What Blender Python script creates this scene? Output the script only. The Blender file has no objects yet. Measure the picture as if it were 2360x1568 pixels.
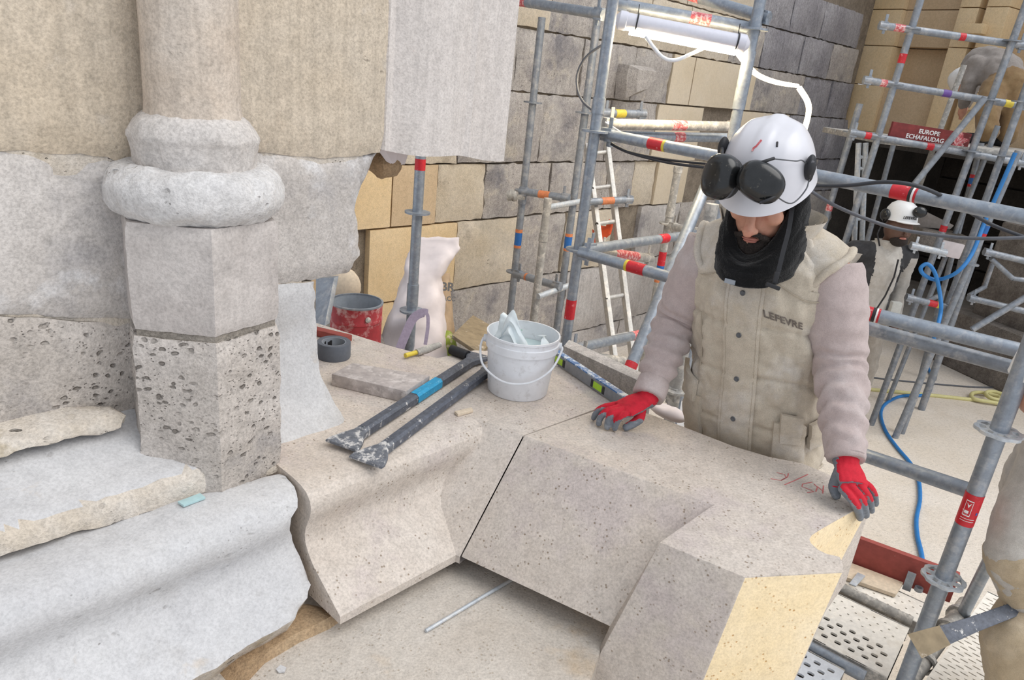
import bpy, bmesh, math, random
import numpy as np
from mathutils import Vector, Matrix, noise, geometry

random.seed(7)
SC = bpy.context.scene
COL = SC.collection
V = Vector

# ------------------------------------------------------------------ camera
CAMZ = 2.4
FPX = 1670.0                       # focal length in pixels of the 2360 px wide frame
PITCH = math.atan(FPX / 4536.0)
ROLL = math.atan(496 / 4509)
cF = V((0, math.cos(PITCH), -math.sin(PITCH)))
cU0 = V((0, math.sin(PITCH), math.cos(PITCH)))
cR0 = V((1, 0, 0))
cR = cR0 * math.cos(ROLL) + cU0 * math.sin(ROLL)
cU = -cR0 * math.sin(ROLL) + cU0 * math.cos(ROLL)
CAM = V((0, 0, CAMZ))
cam_data = bpy.data.cameras.new('camera')
cam_data.sensor_width = 36.0
cam_data.lens = 36.0 * FPX / 2360.0
cam_data.clip_start = 0.05
cam = bpy.data.objects.new('camera', cam_data)
COL.objects.link(cam)
cam.matrix_world = Matrix.Translation(CAM) @ Matrix((cR, cU, -cF)).transposed().to_4x4()
SC.camera = cam

# ------------------------------------------------------------------ world, sun, exposure
SC.view_settings.view_transform = 'Standard'
SC.view_settings.look = 'None'
SC.view_settings.gamma = 1.0
SC.view_settings.use_curve_mapping = False
SC.view_settings.exposure = 0.34
world = bpy.data.worlds.new('overcast_sky')
SC.world = world
world.use_nodes = True
wn = world.node_tree.nodes; wl = world.node_tree.links
bg = wn['Background']
bg.inputs['Color'].default_value = (0.86, 0.915, 1.0, 1)
bg.inputs['Strength'].default_value = 0.74
sun_d = bpy.data.lights.new('veiled_sun', 'SUN')
sun_d.energy = 1.55
sun_d.angle = math.radians(50)
sun_d.color = (1.0, 0.97, 0.93)
sun = bpy.data.objects.new('veiled_sun', sun_d)
COL.objects.link(sun)
sun.rotation_euler = V((0.75, -0.22, 1.0)).to_track_quat('Z', 'Y').to_euler()

# ------------------------------------------------------------------ pixel -> place helpers
def ray(px, py):
    return cF + cR * ((px - 1180.0) / FPX) - cU * ((py - 784.0) / FPX)
def PZ(px, py, z):
    d = ray(px, py); return CAM + d * ((z - CAMZ) / d.z)
def PD(px, py, dep):
    return CAM + ray(px, py) * dep
def PW(px, py, p0, n):
    d = ray(px, py); return CAM + d * ((V((p0[0], p0[1], 0)) - CAM).xy.dot(n) / d.xy.dot(n))
def PY(px, py, y):
    d = ray(px, py); return CAM + d * (y / d.y)
def srgb(r, g, b):
    f = lambda c: (c / 255 / 12.92) if c / 255 <= 0.04045 else ((c / 255 + 0.055) / 1.055) ** 2.4
    return (f(r), f(g), f(b), 1.0)

# ------------------------------------------------------------------ mesh builder
def frame_from(d):
    d = d.normalized()
    a = V((0, 0, 1)) if abs(d.z) < 0.9 else V((1, 0, 0))
    x = a.cross(d).normalized(); return x, d.cross(x).normalized(), d

class MB:
    def __init__(s): s.v = []; s.f = []; s.m = []; s.cur = 0
    def add(s, vs, fs, m=None):
        o = len(s.v); s.v += [V(p) for p in vs]
        s.f += [tuple(i + o for i in f) for f in fs]; s.m += [s.cur if m is None else m] * len(fs); return s
    def box(s, c, size, R=None, m=None):
        hx, hy, hz = size[0] / 2, size[1] / 2, size[2] / 2
        vs = [V((x, y, z)) for x in (-hx, hx) for y in (-hy, hy) for z in (-hz, hz)]
        if R is not None: vs = [R @ p for p in vs]
        return s.add([p + V(c) for p in vs], [(0, 1, 3, 2), (4, 6, 7, 5), (0, 4, 5, 1), (2, 3, 7, 6), (0, 2, 6, 4), (1, 5, 7, 3)], m)
    def loft(s, loops, closed=True, caps=True, m=None):
        n = len(loops[0]); vs = [p for l in loops for p in l]; fs = []
        for i in range(len(loops) - 1):
            for j in range(n if closed else n - 1):
                k = (j + 1) % n
                fs.append((i * n + j, i * n + k, (i + 1) * n + k, (i + 1) * n + j))
        if caps and closed:
            fs.append(tuple(reversed(range(n)))); fs.append(tuple(range((len(loops) - 1) * n, len(loops) * n)))
        return s.add(vs, fs, m)
    def tube(s, pts, r, seg=10, caps=True, m=None, flat=1.0, up=None):
        pts = [V(p) for p in pts]; n = len(pts)
        rs = r if isinstance(r, (list, tuple)) else [r] * n
        t0 = (pts[1] - pts[0]).normalized()
        x, y, _ = frame_from(t0)
        if up is not None:
            y = (up - t0 * up.dot(t0)).normalized(); x = y.cross(t0).normalized()
        loops = []
        for i in range(n):
            t = (pts[min(i + 1, n - 1)] - pts[max(i - 1, 0)]).normalized()
            x = (x - t * x.dot(t)).normalized(); y = t.cross(x)
            loops.append([pts[i] + (x * math.cos(a) + y * math.sin(a) * flat) * rs[i] for a in (2 * math.pi * k / seg for k in range(seg))])
        return s.loft(loops, True, caps, m)
    def lathe(s, prof, c, seg=32, axis=V((0, 0, 1)), caps=True, m=None, sq=None):
        x, y, d = frame_from(axis)
        if abs(axis.z) > .99: x, y = V((1, 0, 0)), V((0, 1, 0))
        loops = [[V(c) + d * z + (x * math.cos(a) + y * math.sin(a)) * r for a in (2 * math.pi * k / seg for k in range(seg))] for r, z in prof]
        return s.loft(loops, True, caps, m)
    def prism(s, poly, off, m=None):
        poly = [V(p) for p in poly]; return s.loft([poly, [p + V(off) for p in poly]], True, True, m)
    def ball(s, c, r, seg=14, rings=9, R=None, m=None):
        r = r if isinstance(r, (list, tuple)) else (r, r, r)
        loops = []
        for i in range(rings + 1):
            th = math.pi * i / rings
            th = min(max(th, 0.06), math.pi - 0.06)
            l = []
            for k in range(seg):
                a = 2 * math.pi * k / seg
                p = V((r[0] * math.sin(th) * math.cos(a), r[1] * math.sin(th) * math.sin(a), -r[2] * math.cos(th)))
                if R is not None: p = R @ p
                l.append(p + V(c))
            loops.append(l)
        return s.loft(loops, True, True, m)
    def grid(s, fn, nu, nv, m=None):
        vs = [fn(i / nu, j / nv) for i in range(nu + 1) for j in range(nv + 1)]
        fs = [(i * (nv + 1) + j, (i + 1) * (nv + 1) + j, (i + 1) * (nv + 1) + j + 1, i * (nv + 1) + j + 1) for i in range(nu) for j in range(nv)]
        return s.add(vs, fs, m)
    def mesh(s, name, bevel=0, recalc=True, subdiv=0):
        me = bpy.data.meshes.new(name)
        me.from_pydata([tuple(p) for p in s.v], [], s.f)
        me.polygons.foreach_set('material_index', s.m)
        if bevel or recalc:
            bm = bmesh.new(); bm.from_mesh(me)
            if recalc: bmesh.ops.recalc_face_normals(bm, faces=bm.faces)
            if bevel:
                es = [e for e in bm.edges if len(e.link_faces) == 2 and e.calc_face_angle(0) > 0.5]
                bmesh.ops.bevel(bm, geom=es, offset=bevel, segments=2, profile=0.6, affect='EDGES', clamp_overlap=True)
            bm.to_mesh(me); bm.free()
        return me
    def build(s, name, mats, parent=None, smooth=40, bevel=0, **kw):
        return link(name, s.mesh(name, bevel, kw.get('recalc', True)), mats, parent, smooth)

def link(name, me, mats, parent=None, smooth=40):
    mats = mats if isinstance(mats, (list, tuple)) else [mats]
    if len(me.materials): me.materials.clear()
    for m in mats: me.materials.append(MAT[m] if isinstance(m, str) else m)
    n = len(me.vertices)
    co = np.empty(n * 3, dtype=np.float32); me.vertices.foreach_get('co', co); co = co.reshape(-1, 3)
    c = (co.min(0) + co.max(0)) / 2 if n else np.zeros(3)
    me.vertices.foreach_set('co', (co - c).ravel().astype(np.float32))
    if smooth:
        me.shade_smooth()
        if smooth < 180: me.set_sharp_from_angle(angle=math.radians(smooth))
    me.update()
    o = bpy.data.objects.new(name, me); COL.objects.link(o)
    o.location = V([float(t) for t in c])
    if parent is not None: attach(o, parent)
    return o
def wloc(o):
    l = V(o.location)
    while o.parent is not None:
        o = o.parent; l += o.location
    return l
def attach(o, parent):
    o.parent = parent; o.location = o.location - wloc(parent)
def tag(o, label=None, cat=None, group=None, kind=None):
    if label: o['label'] = label
    if cat: o['category'] = cat
    if group: o['group'] = group
    if kind: o['kind'] = kind
    return o
def thing(name, loc, label, cat, group=None, kind=None):
    o = bpy.data.objects.new(name, None); COL.objects.link(o); o.location = V(loc); o.empty_display_size = 0.05
    return tag(o, label, cat, group, kind)

def voxel(mb, size, smooth=6, name='tmp', factor=0.5):
    me = mb.mesh(name)
    o = bpy.data.objects.new('tmp', me); COL.objects.link(o)
    r = o.modifiers.new('r', 'REMESH'); r.mode = 'VOXEL'; r.voxel_size = size
    if smooth:
        q = o.modifiers.new('s', 'SMOOTH'); q.factor = factor; q.iterations = smooth
    dg = bpy.context.evaluated_depsgraph_get()
    out = bpy.data.meshes.new_from_object(o.evaluated_get(dg)); out.name = name
    bpy.data.objects.remove(o); bpy.data.meshes.remove(me)
    return out
def verts_np(me):
    co = np.empty(len(me.vertices) * 3, dtype=np.float32); me.vertices.foreach_get('co', co); return co.reshape(-1, 3)
def normals_np(me):
    co = np.empty(len(me.vertices) * 3, dtype=np.float32); me.vertices.foreach_get('normal', co); return co.reshape(-1, 3)
def displace(me, fn):
    """move every vertex along its normal by fn(position, normal)"""
    co = verts_np(me).copy(); no = normals_np(me)
    for i in range(len(co)):
        co[i] += no[i] * fn(V(co[i].tolist()), V(no[i].tolist()))
    me.vertices.foreach_set('co', co.ravel()); me.update()
def fbm(p, f, oct=3):
    return noise.fractal(V(p) * f, 0.8, 2.0, oct)

# ------------------------------------------------------------------ materials
MAT = {}
class NT:
    def __init__(s, name, rough=0.8, metal=0.0):
        s.m = bpy.data.materials.new(name); s.m.use_nodes = True; MAT[name] = s.m
        s.t = s.m.node_tree; s.n = s.t.nodes; s.l = s.t.links
        s.b = s.n['Principled BSDF']; s.b.inputs['Roughness'].default_value = rough; s.b.inputs['Metallic'].default_value = metal
        g = s.n.new('ShaderNodeNewGeometry'); s.pos = g.outputs['Position']; s.geo = g
    def node(s, t, **kw):
        n = s.n.new(t)
        for k, v in kw.items(): setattr(n, k, v)
        return n
    def mapped(s, scale, rot=(0, 0, 0), src=None):
        n = s.node('ShaderNodeMapping'); s.l.new(src or s.pos, n.inputs['Vector'])
        n.inputs['Scale'].default_value = scale; n.inputs['Rotation'].default_value = rot; return n.outputs[0]
    def noise(s, scale, detail=3, rough=0.6, vec=None):
        n = s.node('ShaderNodeTexNoise'); n.inputs['Scale'].default_value = scale; n.inputs['Detail'].default_value = detail
        n.inputs['Roughness'].default_value = rough; s.l.new(vec or s.pos, n.inputs['Vector']); return n.outputs['Fac']
    def voro(s, scale, vec=None, feature='F1', out='Distance', rnd=1.0):
        n = s.node('ShaderNodeTexVoronoi', feature=feature); n.inputs['Scale'].default_value = scale; n.inputs['Randomness'].default_value = rnd
        s.l.new(vec or s.pos, n.inputs['Vector']); return n.outputs[out]
    def ramp(s, fac, stops):
        n = s.node('ShaderNodeValToRGB'); e = n.color_ramp.elements
        e[0].position, e[0].color = stops[0]; e[1].position, e[1].color = stops[-1]
        for p, c in stops[1:-1]:
            q = e.new(p); q.color = c
        s.l.new(fac, n.inputs['Fac']); return n.outputs['Color']
    def maprange(s, fac, a, b, c=0.0, d=1.0):
        n = s.node('ShaderNodeMapRange'); s.l.new(fac, n.inputs['Value'])
        for k, v in zip(('From Min', 'From Max', 'To Min', 'To Max'), (a, b, c, d)): n.inputs[k].default_value = v
        return n.outputs[0]
    def math(s, op, a, b=0.0):
        n = s.node('ShaderNodeMath', operation=op)
        for i, q in enumerate((a, b)):
            if hasattr(q, 'links'): s.l.new(q, n.inputs[i])
            else: n.inputs[i].default_value = q
        return n.outputs[0]
    def mix(s, fac, a, b, blend='MIX'):
        n = s.node('ShaderNodeMix', data_type='RGBA', blend_type=blend)
        for i, q in ((0, fac), (6, a), (7, b)):
            if hasattr(q, 'links'): s.l.new(q, n.inputs[i])
            else: n.inputs[i].default_value = q
        return n.outputs[2]
    def sep(s, vec=None):
        n = s.node('ShaderNodeSeparateXYZ'); s.l.new(vec or s.pos, n.inputs[0]); return n.outputs
    def color(s, c):
        if hasattr(c, 'links'): s.l.new(c, s.b.inputs['Base Color'])
        else: s.b.inputs['Base Color'].default_value = c
        return s
    def bump(s, h, strength=0.5, dist=0.01):
        n = s.node('ShaderNodeBump'); n.inputs['Strength'].default_value = strength; n.inputs['Distance'].default_value = dist
        s.l.new(h, n.inputs['Height']); s.l.new(n.outputs[0], s.b.inputs['Normal']); return s

def stone(name, c1, c2, grain=0.10, pit=0.0, pit_scale=28, bump=0.6, big=3.0, streak=0.0, fleck=None, fleck_d=0.0, stains=None, rough=0.92, cover=0.5):
    """limestone: two mottled tones, fine grain, optional pits, tooling streaks, shell flecks, stains"""
    k = NT(name, rough)
    f = k.noise(big, 5, 0.62)
    c = k.mix(k.maprange(f, 0.36, 0.64), srgb(*c1), srgb(*c2))
    for sc_, col, lo, hi in (stains or []):
        c = k.mix(k.maprange(k.noise(sc_, 5, 0.65, k.mapped((1, 1, 1), (0.3 * sc_, 0.7, 0.2))), lo, hi), c, srgb(*col))
    fine = k.noise(170, 2, 0.7); mid = k.noise(38, 4, 0.7)
    c = k.mix(1.0, c, k.ramp(fine, [(0.25, (1 - 2.4 * grain,) * 3 + (1,)), (0.62, (1.0 + 0.25 * grain,) * 3 + (1,))]), 'MULTIPLY')
    c = k.mix(1.0, c, k.ramp(mid, [(0.3, (1 - 1.5 * grain,) * 3 + (1,)), (0.6, (1.0, 1.0, 1.0, 1))]), 'MULTIPLY')
    h = k.math('ADD', k.math('MULTIPLY', mid, 0.5), k.math('MULTIPLY', fine, 0.28))
    if streak:
        st = k.noise(60, 3, 0.6, k.mapped((1, 1, 0.06)))
        c = k.mix(streak, c, k.ramp(st, [(0.3, (0.62, 0.62, 0.62, 1)), (0.6, (1.08, 1.08, 1.08, 1))]), 'MULTIPLY')
        h = k.math('ADD', h, k.math('MULTIPLY', st, 0.5 * streak))
    if pit:
        wob = k.node('ShaderNodeVectorMath', operation='ADD')
        nn = k.node('ShaderNodeTexNoise'); nn.inputs['Scale'].default_value = 45; k.l.new(k.pos, nn.inputs['Vector'])
        sc2 = k.node('ShaderNodeVectorMath', operation='SCALE'); k.l.new(nn.outputs['Color'], sc2.inputs[0]); sc2.inputs['Scale'].default_value = 0.022
        k.l.new(k.mapped((1, 1, 1.6)), wob.inputs[0]); k.l.new(sc2.outputs[0], wob.inputs[1])
        d = k.math('MINIMUM', k.voro(pit_scale, wob.outputs[0]), k.math('MULTIPLY', k.voro(pit_scale * 2.3, wob.outputs[0]), 1.5))
        msk = k.maprange(k.noise(7, 3, 0.6), cover, cover + 0.12)
        p = k.math('MULTIPLY', k.maprange(d, 0.10 + 0.10 * pit, 0.20 + 0.16 * pit, 1.0, 0.0), msk)
        c = k.mix(k.math('MULTIPLY', p, 0.72), c, srgb(92, 84, 76))
        h = k.math('SUBTRACT', h, k.math('MULTIPLY', p, 1.6))
    if fleck:
        vv = k.mapped((1, 1, 1), (0.4, 0.2, 0.9))
        d = k.voro(95, vv); msk = k.maprange(k.noise(26, 2), 0.52, 0.60)
        p = k.math('MULTIPLY', k.maprange(d, 0.12, 0.30, 1.0, 0.0), msk)
        c = k.mix(k.math('MULTIPLY', p, fleck_d), c, srgb(*fleck))
        h = k.math('SUBTRACT', h, k.math('MULTIPLY', p, 0.5))
    k.color(c).bump(h, bump, 0.006)
    return k

stone('stone_beige_wall', (206, 190, 168), (216, 203, 185), grain=0.13, pit=0.3, pit_scale=26, streak=0.35, bump=0.55, big=2.2,
      stains=[(2.4, (220, 214, 207), 0.52, 0.66), (1.6, (196, 172, 148), 0.56, 0.70), (5.0, (150, 146, 110), 0.66, 0.80)], cover=0.62)
stone('stone_shaft', (206, 190, 173), (214, 203, 191), grain=0.12, pit=0.5, pit_scale=34, streak=0.45, bump=0.6, big=3.5, cover=0.60)
stone('stone_dusty', (196, 189, 183), (213, 207, 202), grain=0.13, pit=0.25, pit_scale=24, bump=0.6, big=3.0,
      stains=[(3.2, (168, 164, 164), 0.54, 0.72), (5.0, (224, 222, 222), 0.56, 0.70), (4.0, (178, 150, 120), 0.70, 0.80)], cover=0.66)
stone('stone_pitted', (190, 181, 172), (208, 200, 193), grain=0.15, pit=0.55, pit_scale=38, bump=0.9, big=4.0,
      stains=[(3.0, (142, 138, 139), 0.56, 0.72)], cover=0.42)
stone('stone_plinth', (190, 182, 177), (206, 199, 194), grain=0.10, pit=0.12, pit_scale=20, bump=0.5, big=5.0, streak=0.15,
      stains=[(6.0, (170, 164, 160), 0.58, 0.74)], cover=0.7)
stone('stone_torus', (206, 203, 201), (218, 216, 215), grain=0.11, pit=0.3, pit_scale=26, bump=0.9, big=6.0,
      stains=[(7.0, (176, 170, 162), 0.54, 0.68)], cover=0.56)
stone('stone_white', (197, 196, 197), (206, 205, 205), grain=0.08, pit=0.22, pit_scale=27, bump=0.5, big=3.0,
      stains=[(4.5, (184, 181, 179), 0.54, 0.74), (7.0, (196, 180, 160), 0.64, 0.8)], cover=0.60)
stone('stone_broken', (206, 194, 178), (214, 206, 196), grain=0.12, pit=0.2, bump=1.2, big=8.0, stains=[(6.0, (176, 160, 130), 0.58, 0.72)])
stone('stone_pilaster', (215, 207, 201), (222, 215, 210), grain=0.10, pit=0.2, pit_scale=18, streak=0.3, bump=0.5, cover=0.66)
stone('stone_new', (205, 193, 181), (214, 204, 194), grain=0.11, bump=0.4, big=4.0, fleck=(120, 100, 76), fleck_d=0.75,
      stains=[(5.0, (200, 188, 182), 0.52, 0.66)])
stone('stone_golden', (246, 222, 178), (250, 230, 194), grain=0.07, bump=0.4, big=4.0, fleck=(186, 132, 62), fleck_d=0.8)  # yellower stone, only on block B's end and notch faces
stone('stone_ledge', (196, 186, 174), (208, 200, 190), grain=0.11, bump=0.45, big=3.0, fleck=(140, 118, 86), fleck_d=0.4,
      stains=[(2.6, (196, 172, 140), 0.60, 0.74)])
stone('mortar_brown', (176, 146, 112), (188, 162, 130), grain=0.16, bump=1.0, big=6.0)
stone('mortar_grey', (146, 138, 128), (160, 152, 142), grain=0.2, bump=1.2, big=9.0)
stone('mortar_joint', (132, 120, 106), (156, 144, 128), grain=0.2, bump=1.0, big=9.0)
stone('ashlar_grey', (178, 170, 164), (196, 189, 182), grain=0.20, pit=0.3, bump=1.0, big=3.0, streak=0.3, stains=[(3.0, (138, 134, 136), 0.52, 0.70), (6.0, (206, 196, 182), 0.55, 0.70)], cover=0.6)
stone('ashlar_dark', (150, 147, 152), (176, 173, 176), grain=0.22, pit=0.3, bump=1.0, big=2.4, streak=0.6, stains=[(2.0, (186, 184, 188), 0.54, 0.70)], cover=0.6)
stone('ashlar_cream', (204, 190, 168), (216, 204, 186), grain=0.13, pit=0.3, bump=0.9, big=3.4, stains=[(3.6, (166, 154, 138), 0.60, 0.74)], cover=0.62)
stone('ashlar_clean', (210, 194, 168), (216, 202, 180), grain=0.06, bump=0.3, big=2.0)
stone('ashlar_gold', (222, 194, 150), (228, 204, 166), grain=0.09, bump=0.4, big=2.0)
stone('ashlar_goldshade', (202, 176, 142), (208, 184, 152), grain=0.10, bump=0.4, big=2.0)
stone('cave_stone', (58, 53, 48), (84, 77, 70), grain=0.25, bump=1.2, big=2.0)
stone('rubble', (120, 112, 104), (150, 142, 134), grain=0.25, bump=1.4, big=6.0)
stone('ashlar_dusty', (184, 177, 172), (206, 201, 197), grain=0.15, pit=0.2, bump=1.0, big=2.6, streak=0.4, stains=[(3.0, (156, 152, 152), 0.54, 0.70)], cover=0.62)
k = stone('floor_screed', (226, 214, 198), (234, 224, 212), grain=0.10, bump=0.35, big=1.3, stains=[(0.8, (216, 202, 184), 0.52, 0.7)])
# fibre marks on the floor board: stretched dark flecks
fv = k.mapped((36, 170, 36), (0, 0, 0.35)); fl = k.noise(1.0, 3, 0.7, fv)
lk = k.b.inputs['Base Color'].links[0].from_socket
k.color(k.mix(k.maprange(fl, 0.585, 0.68, 0, 0.8), lk, srgb(128, 114, 96)))

def simple(name, col, rough=0.6, metal=0.0, var=0.08, sc=60, bump=0.0, dirt=None, dirt_lo=0.5, dirt_hi=0.62, dirt_sc=18, spec=None):
    k = NT(name, rough, metal)
    f = k.noise(sc, 3, 0.65)
    c = k.mix(1.0, srgb(*col), k.ramp(f, [(0.3, (1 - 2 * var,) * 3 + (1,)), (0.7, (1 + var,) * 3 + (1,))]), 'MULTIPLY')
    if dirt: c = k.mix(k.maprange(k.noise(dirt_sc, 5, 0.7), dirt_lo, dirt_hi), c, srgb(*dirt))
    k.color(c)
    if bump: k.bump(f, bump, 0.003)
    if spec is not None: k.b.inputs['Specular IOR Level'].default_value = spec
    return k
simple('galvanised', (150, 158, 168), 0.45, 0.55, 0.10, 40, 0.1, (176, 178, 182), 0.50, 0.70, 30)
simple('galvanised_far', (142, 148, 156), 0.5, 0.4, 0.12, 30, 0.1, (172, 172, 174), 0.50, 0.66, 18)
simple('galvanised_dusty', (168, 165, 160), 0.75, 0.15, 0.12, 50, 0.2, (205, 200, 192), 0.50, 0.62, 26)
simple('zinc_light', (188, 194, 200), 0.5, 0.3, 0.10, 60, 0.1, (212, 210, 206), 0.5, 0.65, 22)
simple('aluminium', (192, 190, 186), 0.5, 0.35, 0.08, 60, 0.1, (212, 206, 198), 0.5, 0.65, 22)
simple('sticker_red', (200, 34, 46), 0.45, 0, 0.08, 60, 0, (226, 150, 150), 0.60, 0.68, 42)
simple('sticker_pale', (214, 96, 100), 0.5, 0, 0.15, 60, 0, (224, 190, 186), 0.48, 0.60, 60)
simple('sticker_blue', (40, 104, 176), 0.45, 0, 0.05, 60)
simple('sticker_yellow', (222, 198, 70), 0.5, 0, 0.08, 60)
simple('sticker_orange', (214, 130, 84), 0.5, 0, 0.12, 60)
simple('sticker_purple', (106, 74, 150), 0.5, 0, 0.08, 60)
simple('white_ink', (236, 234, 232), 0.6, 0, 0.03)
simple('black_ink', (38, 36, 38), 0.6, 0, 0.03)
simple('grey_ink', (116, 106, 98), 0.9, 0, 0.15, 200)
simple('red_chalk', (204, 118, 116), 0.95, 0, 0.1, 200)
simple('iron_dark', (92, 97, 108), 0.5, 0.15, 0.18, 70, 0.25, (196, 194, 192), 0.605, 0.66, 46)
simple('iron_dusty', (112, 116, 124), 0.7, 0.2, 0.18, 70, 0.3, (206, 204, 202), 0.50, 0.60, 50)
simple('label_blue', (32, 150, 196), 0.5, 0, 0.08, 60, 0, (140, 196, 214), 0.60, 0.66, 160)
simple('wood_grey', (178, 170, 167), 0.9, 0, 0.12, 40, 0.3, (200, 193, 190), 0.5, 0.62, 30)
simple('wood_end', (168, 152, 140), 0.9, 0, 0.12, 60, 0.3, (120, 112, 106), 0.62, 0.68, 16)
simple('wood_chip', (214, 198, 176), 0.9, 0, 0.08)
simple('plywood_tan', (150, 134, 108), 0.85, 0, 0.14, 20, 0.2, (206, 194, 178), 0.60, 0.70, 16)
simple('plastic_white', (228, 230, 234), 0.42, 0, 0.03, 30, 0, (206, 206, 208), 0.56, 0.70, 40)
simple('plastic_handle', (216, 218, 222), 0.5, 0, 0.04)
simple('bag_film', (222, 230, 232), 0.35, 0, 0.04, 14, 0.2)
simple('bag_green', (40, 170, 110), 0.5, 0, 0.04)
simple('water_milky', (196, 214, 214), 0.25, 0, 0.05, 20)
simple('tape_grey', (98, 104, 114), 0.5, 0, 0.06, 90)
simple('tape_core', (150, 156, 164), 0.7, 0, 0.05)
simple('paint_red', (166, 52, 58), 0.6, 0, 0.12, 30, 0.1, (208, 172, 168), 0.49, 0.66, 20)
simple('tin_inside', (168, 176, 184), 0.45, 0.3, 0.10, 20)
simple('sack_white', (224, 214, 214), 0.55, 0, 0.05, 12, 0.1)
simple('sack_green', (148, 164, 66), 0.6, 0, 0.12, 20, 0, (200, 190, 160), 0.52, 0.62, 30)
simple('sack_brown', (182, 156, 126), 0.7, 0, 0.10, 20)
simple('sack_ink', (112, 112, 112), 0.7, 0, 0.05)
simple('strap_mauve', (160, 148, 166), 0.85, 0, 0.08, 80)
simple('board_red', (158, 76, 68), 0.7, 0, 0.10, 30, 0.1, (204, 184, 178), 0.60, 0.68, 9)
simple('board_red_far', (132, 52, 50), 0.7, 0, 0.14, 20, 0, (176, 128, 120), 0.62, 0.72, 14)
simple('deck_cream', (240, 235, 226), 0.8, 0.05, 0.07, 40, 0.1, (226, 219, 208), 0.5, 0.66, 16)
simple('deck_bluish', (226, 230, 236), 0.75, 0.1, 0.06, 40, 0.1)
simple('hole_dark', (52, 48, 44), 0.9, 0, 0.1)
simple('helmet_white', (214, 213, 218), 0.30, 0, 0.015, 20, 0, (214, 212, 212), 0.62, 0.76, 14)
simple('helmet_far', (226, 226, 226), 0.4, 0, 0.02)
simple('muff_black', (30, 31, 32), 0.22, 0, 0.2, 40, 0.0, (96, 92, 84), 0.615, 0.70, 60)
simple('rubber_black', (34, 34, 38), 0.6, 0, 0.15, 60, 0, (92, 92, 96), 0.62, 0.72, 60)
simple('wire_grey', (92, 94, 98), 0.45, 0.3, 0.1)
simple('cable_black', (52, 54, 60), 0.6, 0, 0.1, 30)
simple('cable_grey', (96, 98, 104), 0.6, 0, 0.1, 30)
simple('hose_blue', (44, 122, 190), 0.5, 0, 0.06, 20)
simple('hose_yellow', (214, 206, 146), 0.6, 0, 0.06, 20)
simple('level_blue', (62, 110, 168), 0.5, 0.1, 0.12, 40, 0, (196, 206, 214), 0.48, 0.56, 34)
simple('level_steel', (134, 136, 140), 0.55, 0.3, 0.1, 30)
simple('vial_green', (164, 206, 40), 0.3, 0, 0.05)
simple('rag_orange', (226, 88, 44), 0.8, 0, 0.08, 30)
simple('glass_green', (172, 202, 204), 0.35, 0, 0.05, 50)
simple('skin', (204, 150, 126), 0.55, 0, 0.06, 30, 0.05, (190, 118, 100), 0.54, 0.72, 12)
simple('skin_dark', (96, 70, 58), 0.55, 0, 0.06, 30)
simple('lip', (176, 112, 98), 0.5, 0, 0.06, 60)
simple('beard', (50, 42, 38), 0.95, 0, 0.4, 260, 0.8)
simple('glove_red', (200, 30, 50), 0.9, 0, 0.06, 300, 0.25, (172, 22, 40), 0.5, 0.7, 30)
simple('glove_grey', (118, 124, 132), 0.75, 0, 0.08, 120, 0.2, (146, 150, 154), 0.52, 0.66, 30)
simple('lamp_body', (214, 214, 224), 0.35, 0, 0.02)
def cloth(name, col, dust, rough=0.95, weave=420, bump=0.35, lo=0.48, hi=0.70, sc=7):
    k = NT(name, rough)
    f = k.noise(weave, 2, 0.7); g = k.noise(sc, 5, 0.65); m = k.noise(46, 4, 0.65)
    c = k.mix(k.maprange(g, lo, hi), srgb(*col), srgb(*dust))
    c = k.mix(1.0, c, k.ramp(f, [(0.25, (0.80,) * 3 + (1,)), (0.7, (1.06,) * 3 + (1,))]), 'MULTIPLY')
    c = k.mix(1.0, c, k.ramp(m, [(0.3, (0.88,) * 3 + (1,)), (0.65, (1.03,) * 3 + (1,))]), 'MULTIPLY')
    k.color(c)
    h = k.math('ADD', k.math('MULTIPLY', f, 0.3), k.math('MULTIPLY', m, 0.7))
    k.bump(h, bump, 0.006); k.b.inputs['Specular IOR Level'].default_value = 0.2
    if 'Sheen Weight' in k.b.inputs: k.b.inputs['Sheen Weight'].default_value = 0.15
    return k
cloth('vest_canvas', (198, 186, 168), (210, 203, 194))
cloth('vest_seam', (176, 164, 146), (190, 180, 168))
cloth('fleece_pink', (188, 172, 168), (198, 186, 183), weave=600, bump=0.3)
cloth('trousers_sand', (188, 170, 142), (200, 184, 160))
cloth('trousers_far', (136, 110, 78), (152, 128, 94))
cloth('jacket_far', (146, 138, 132), (164, 156, 150))
cloth('jacket_grey', (190, 184, 176), (202, 197, 189))
cloth('jacket_dark', (62, 62, 64), (80, 80, 82))
cloth('trousers_grey', (150, 142, 132), (168, 160, 150))
cloth('neck_fleece', (16, 16, 17), (28, 28, 30), weave=300, bump=1.0)
cloth('reflective', (196, 196, 190), (206, 206, 202))
cloth('knee_dark', (84, 84, 86), (100, 100, 102))
k = NT('lamp_glow', 0.5); k.color((1, 1, 1, 1)); k.b.inputs['Emission Color'].default_value = (1.0, 0.80, 0.50, 1); k.b.inputs['Emission Strength'].default_value = 110.0
k = NT('rope_glow', 0.5); k.color((1, 1, 1, 1)); k.b.inputs['Emission Color'].default_value = (1.0, 0.80, 0.46, 1); k.b.inputs['Emission Strength'].default_value = 7.0
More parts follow.
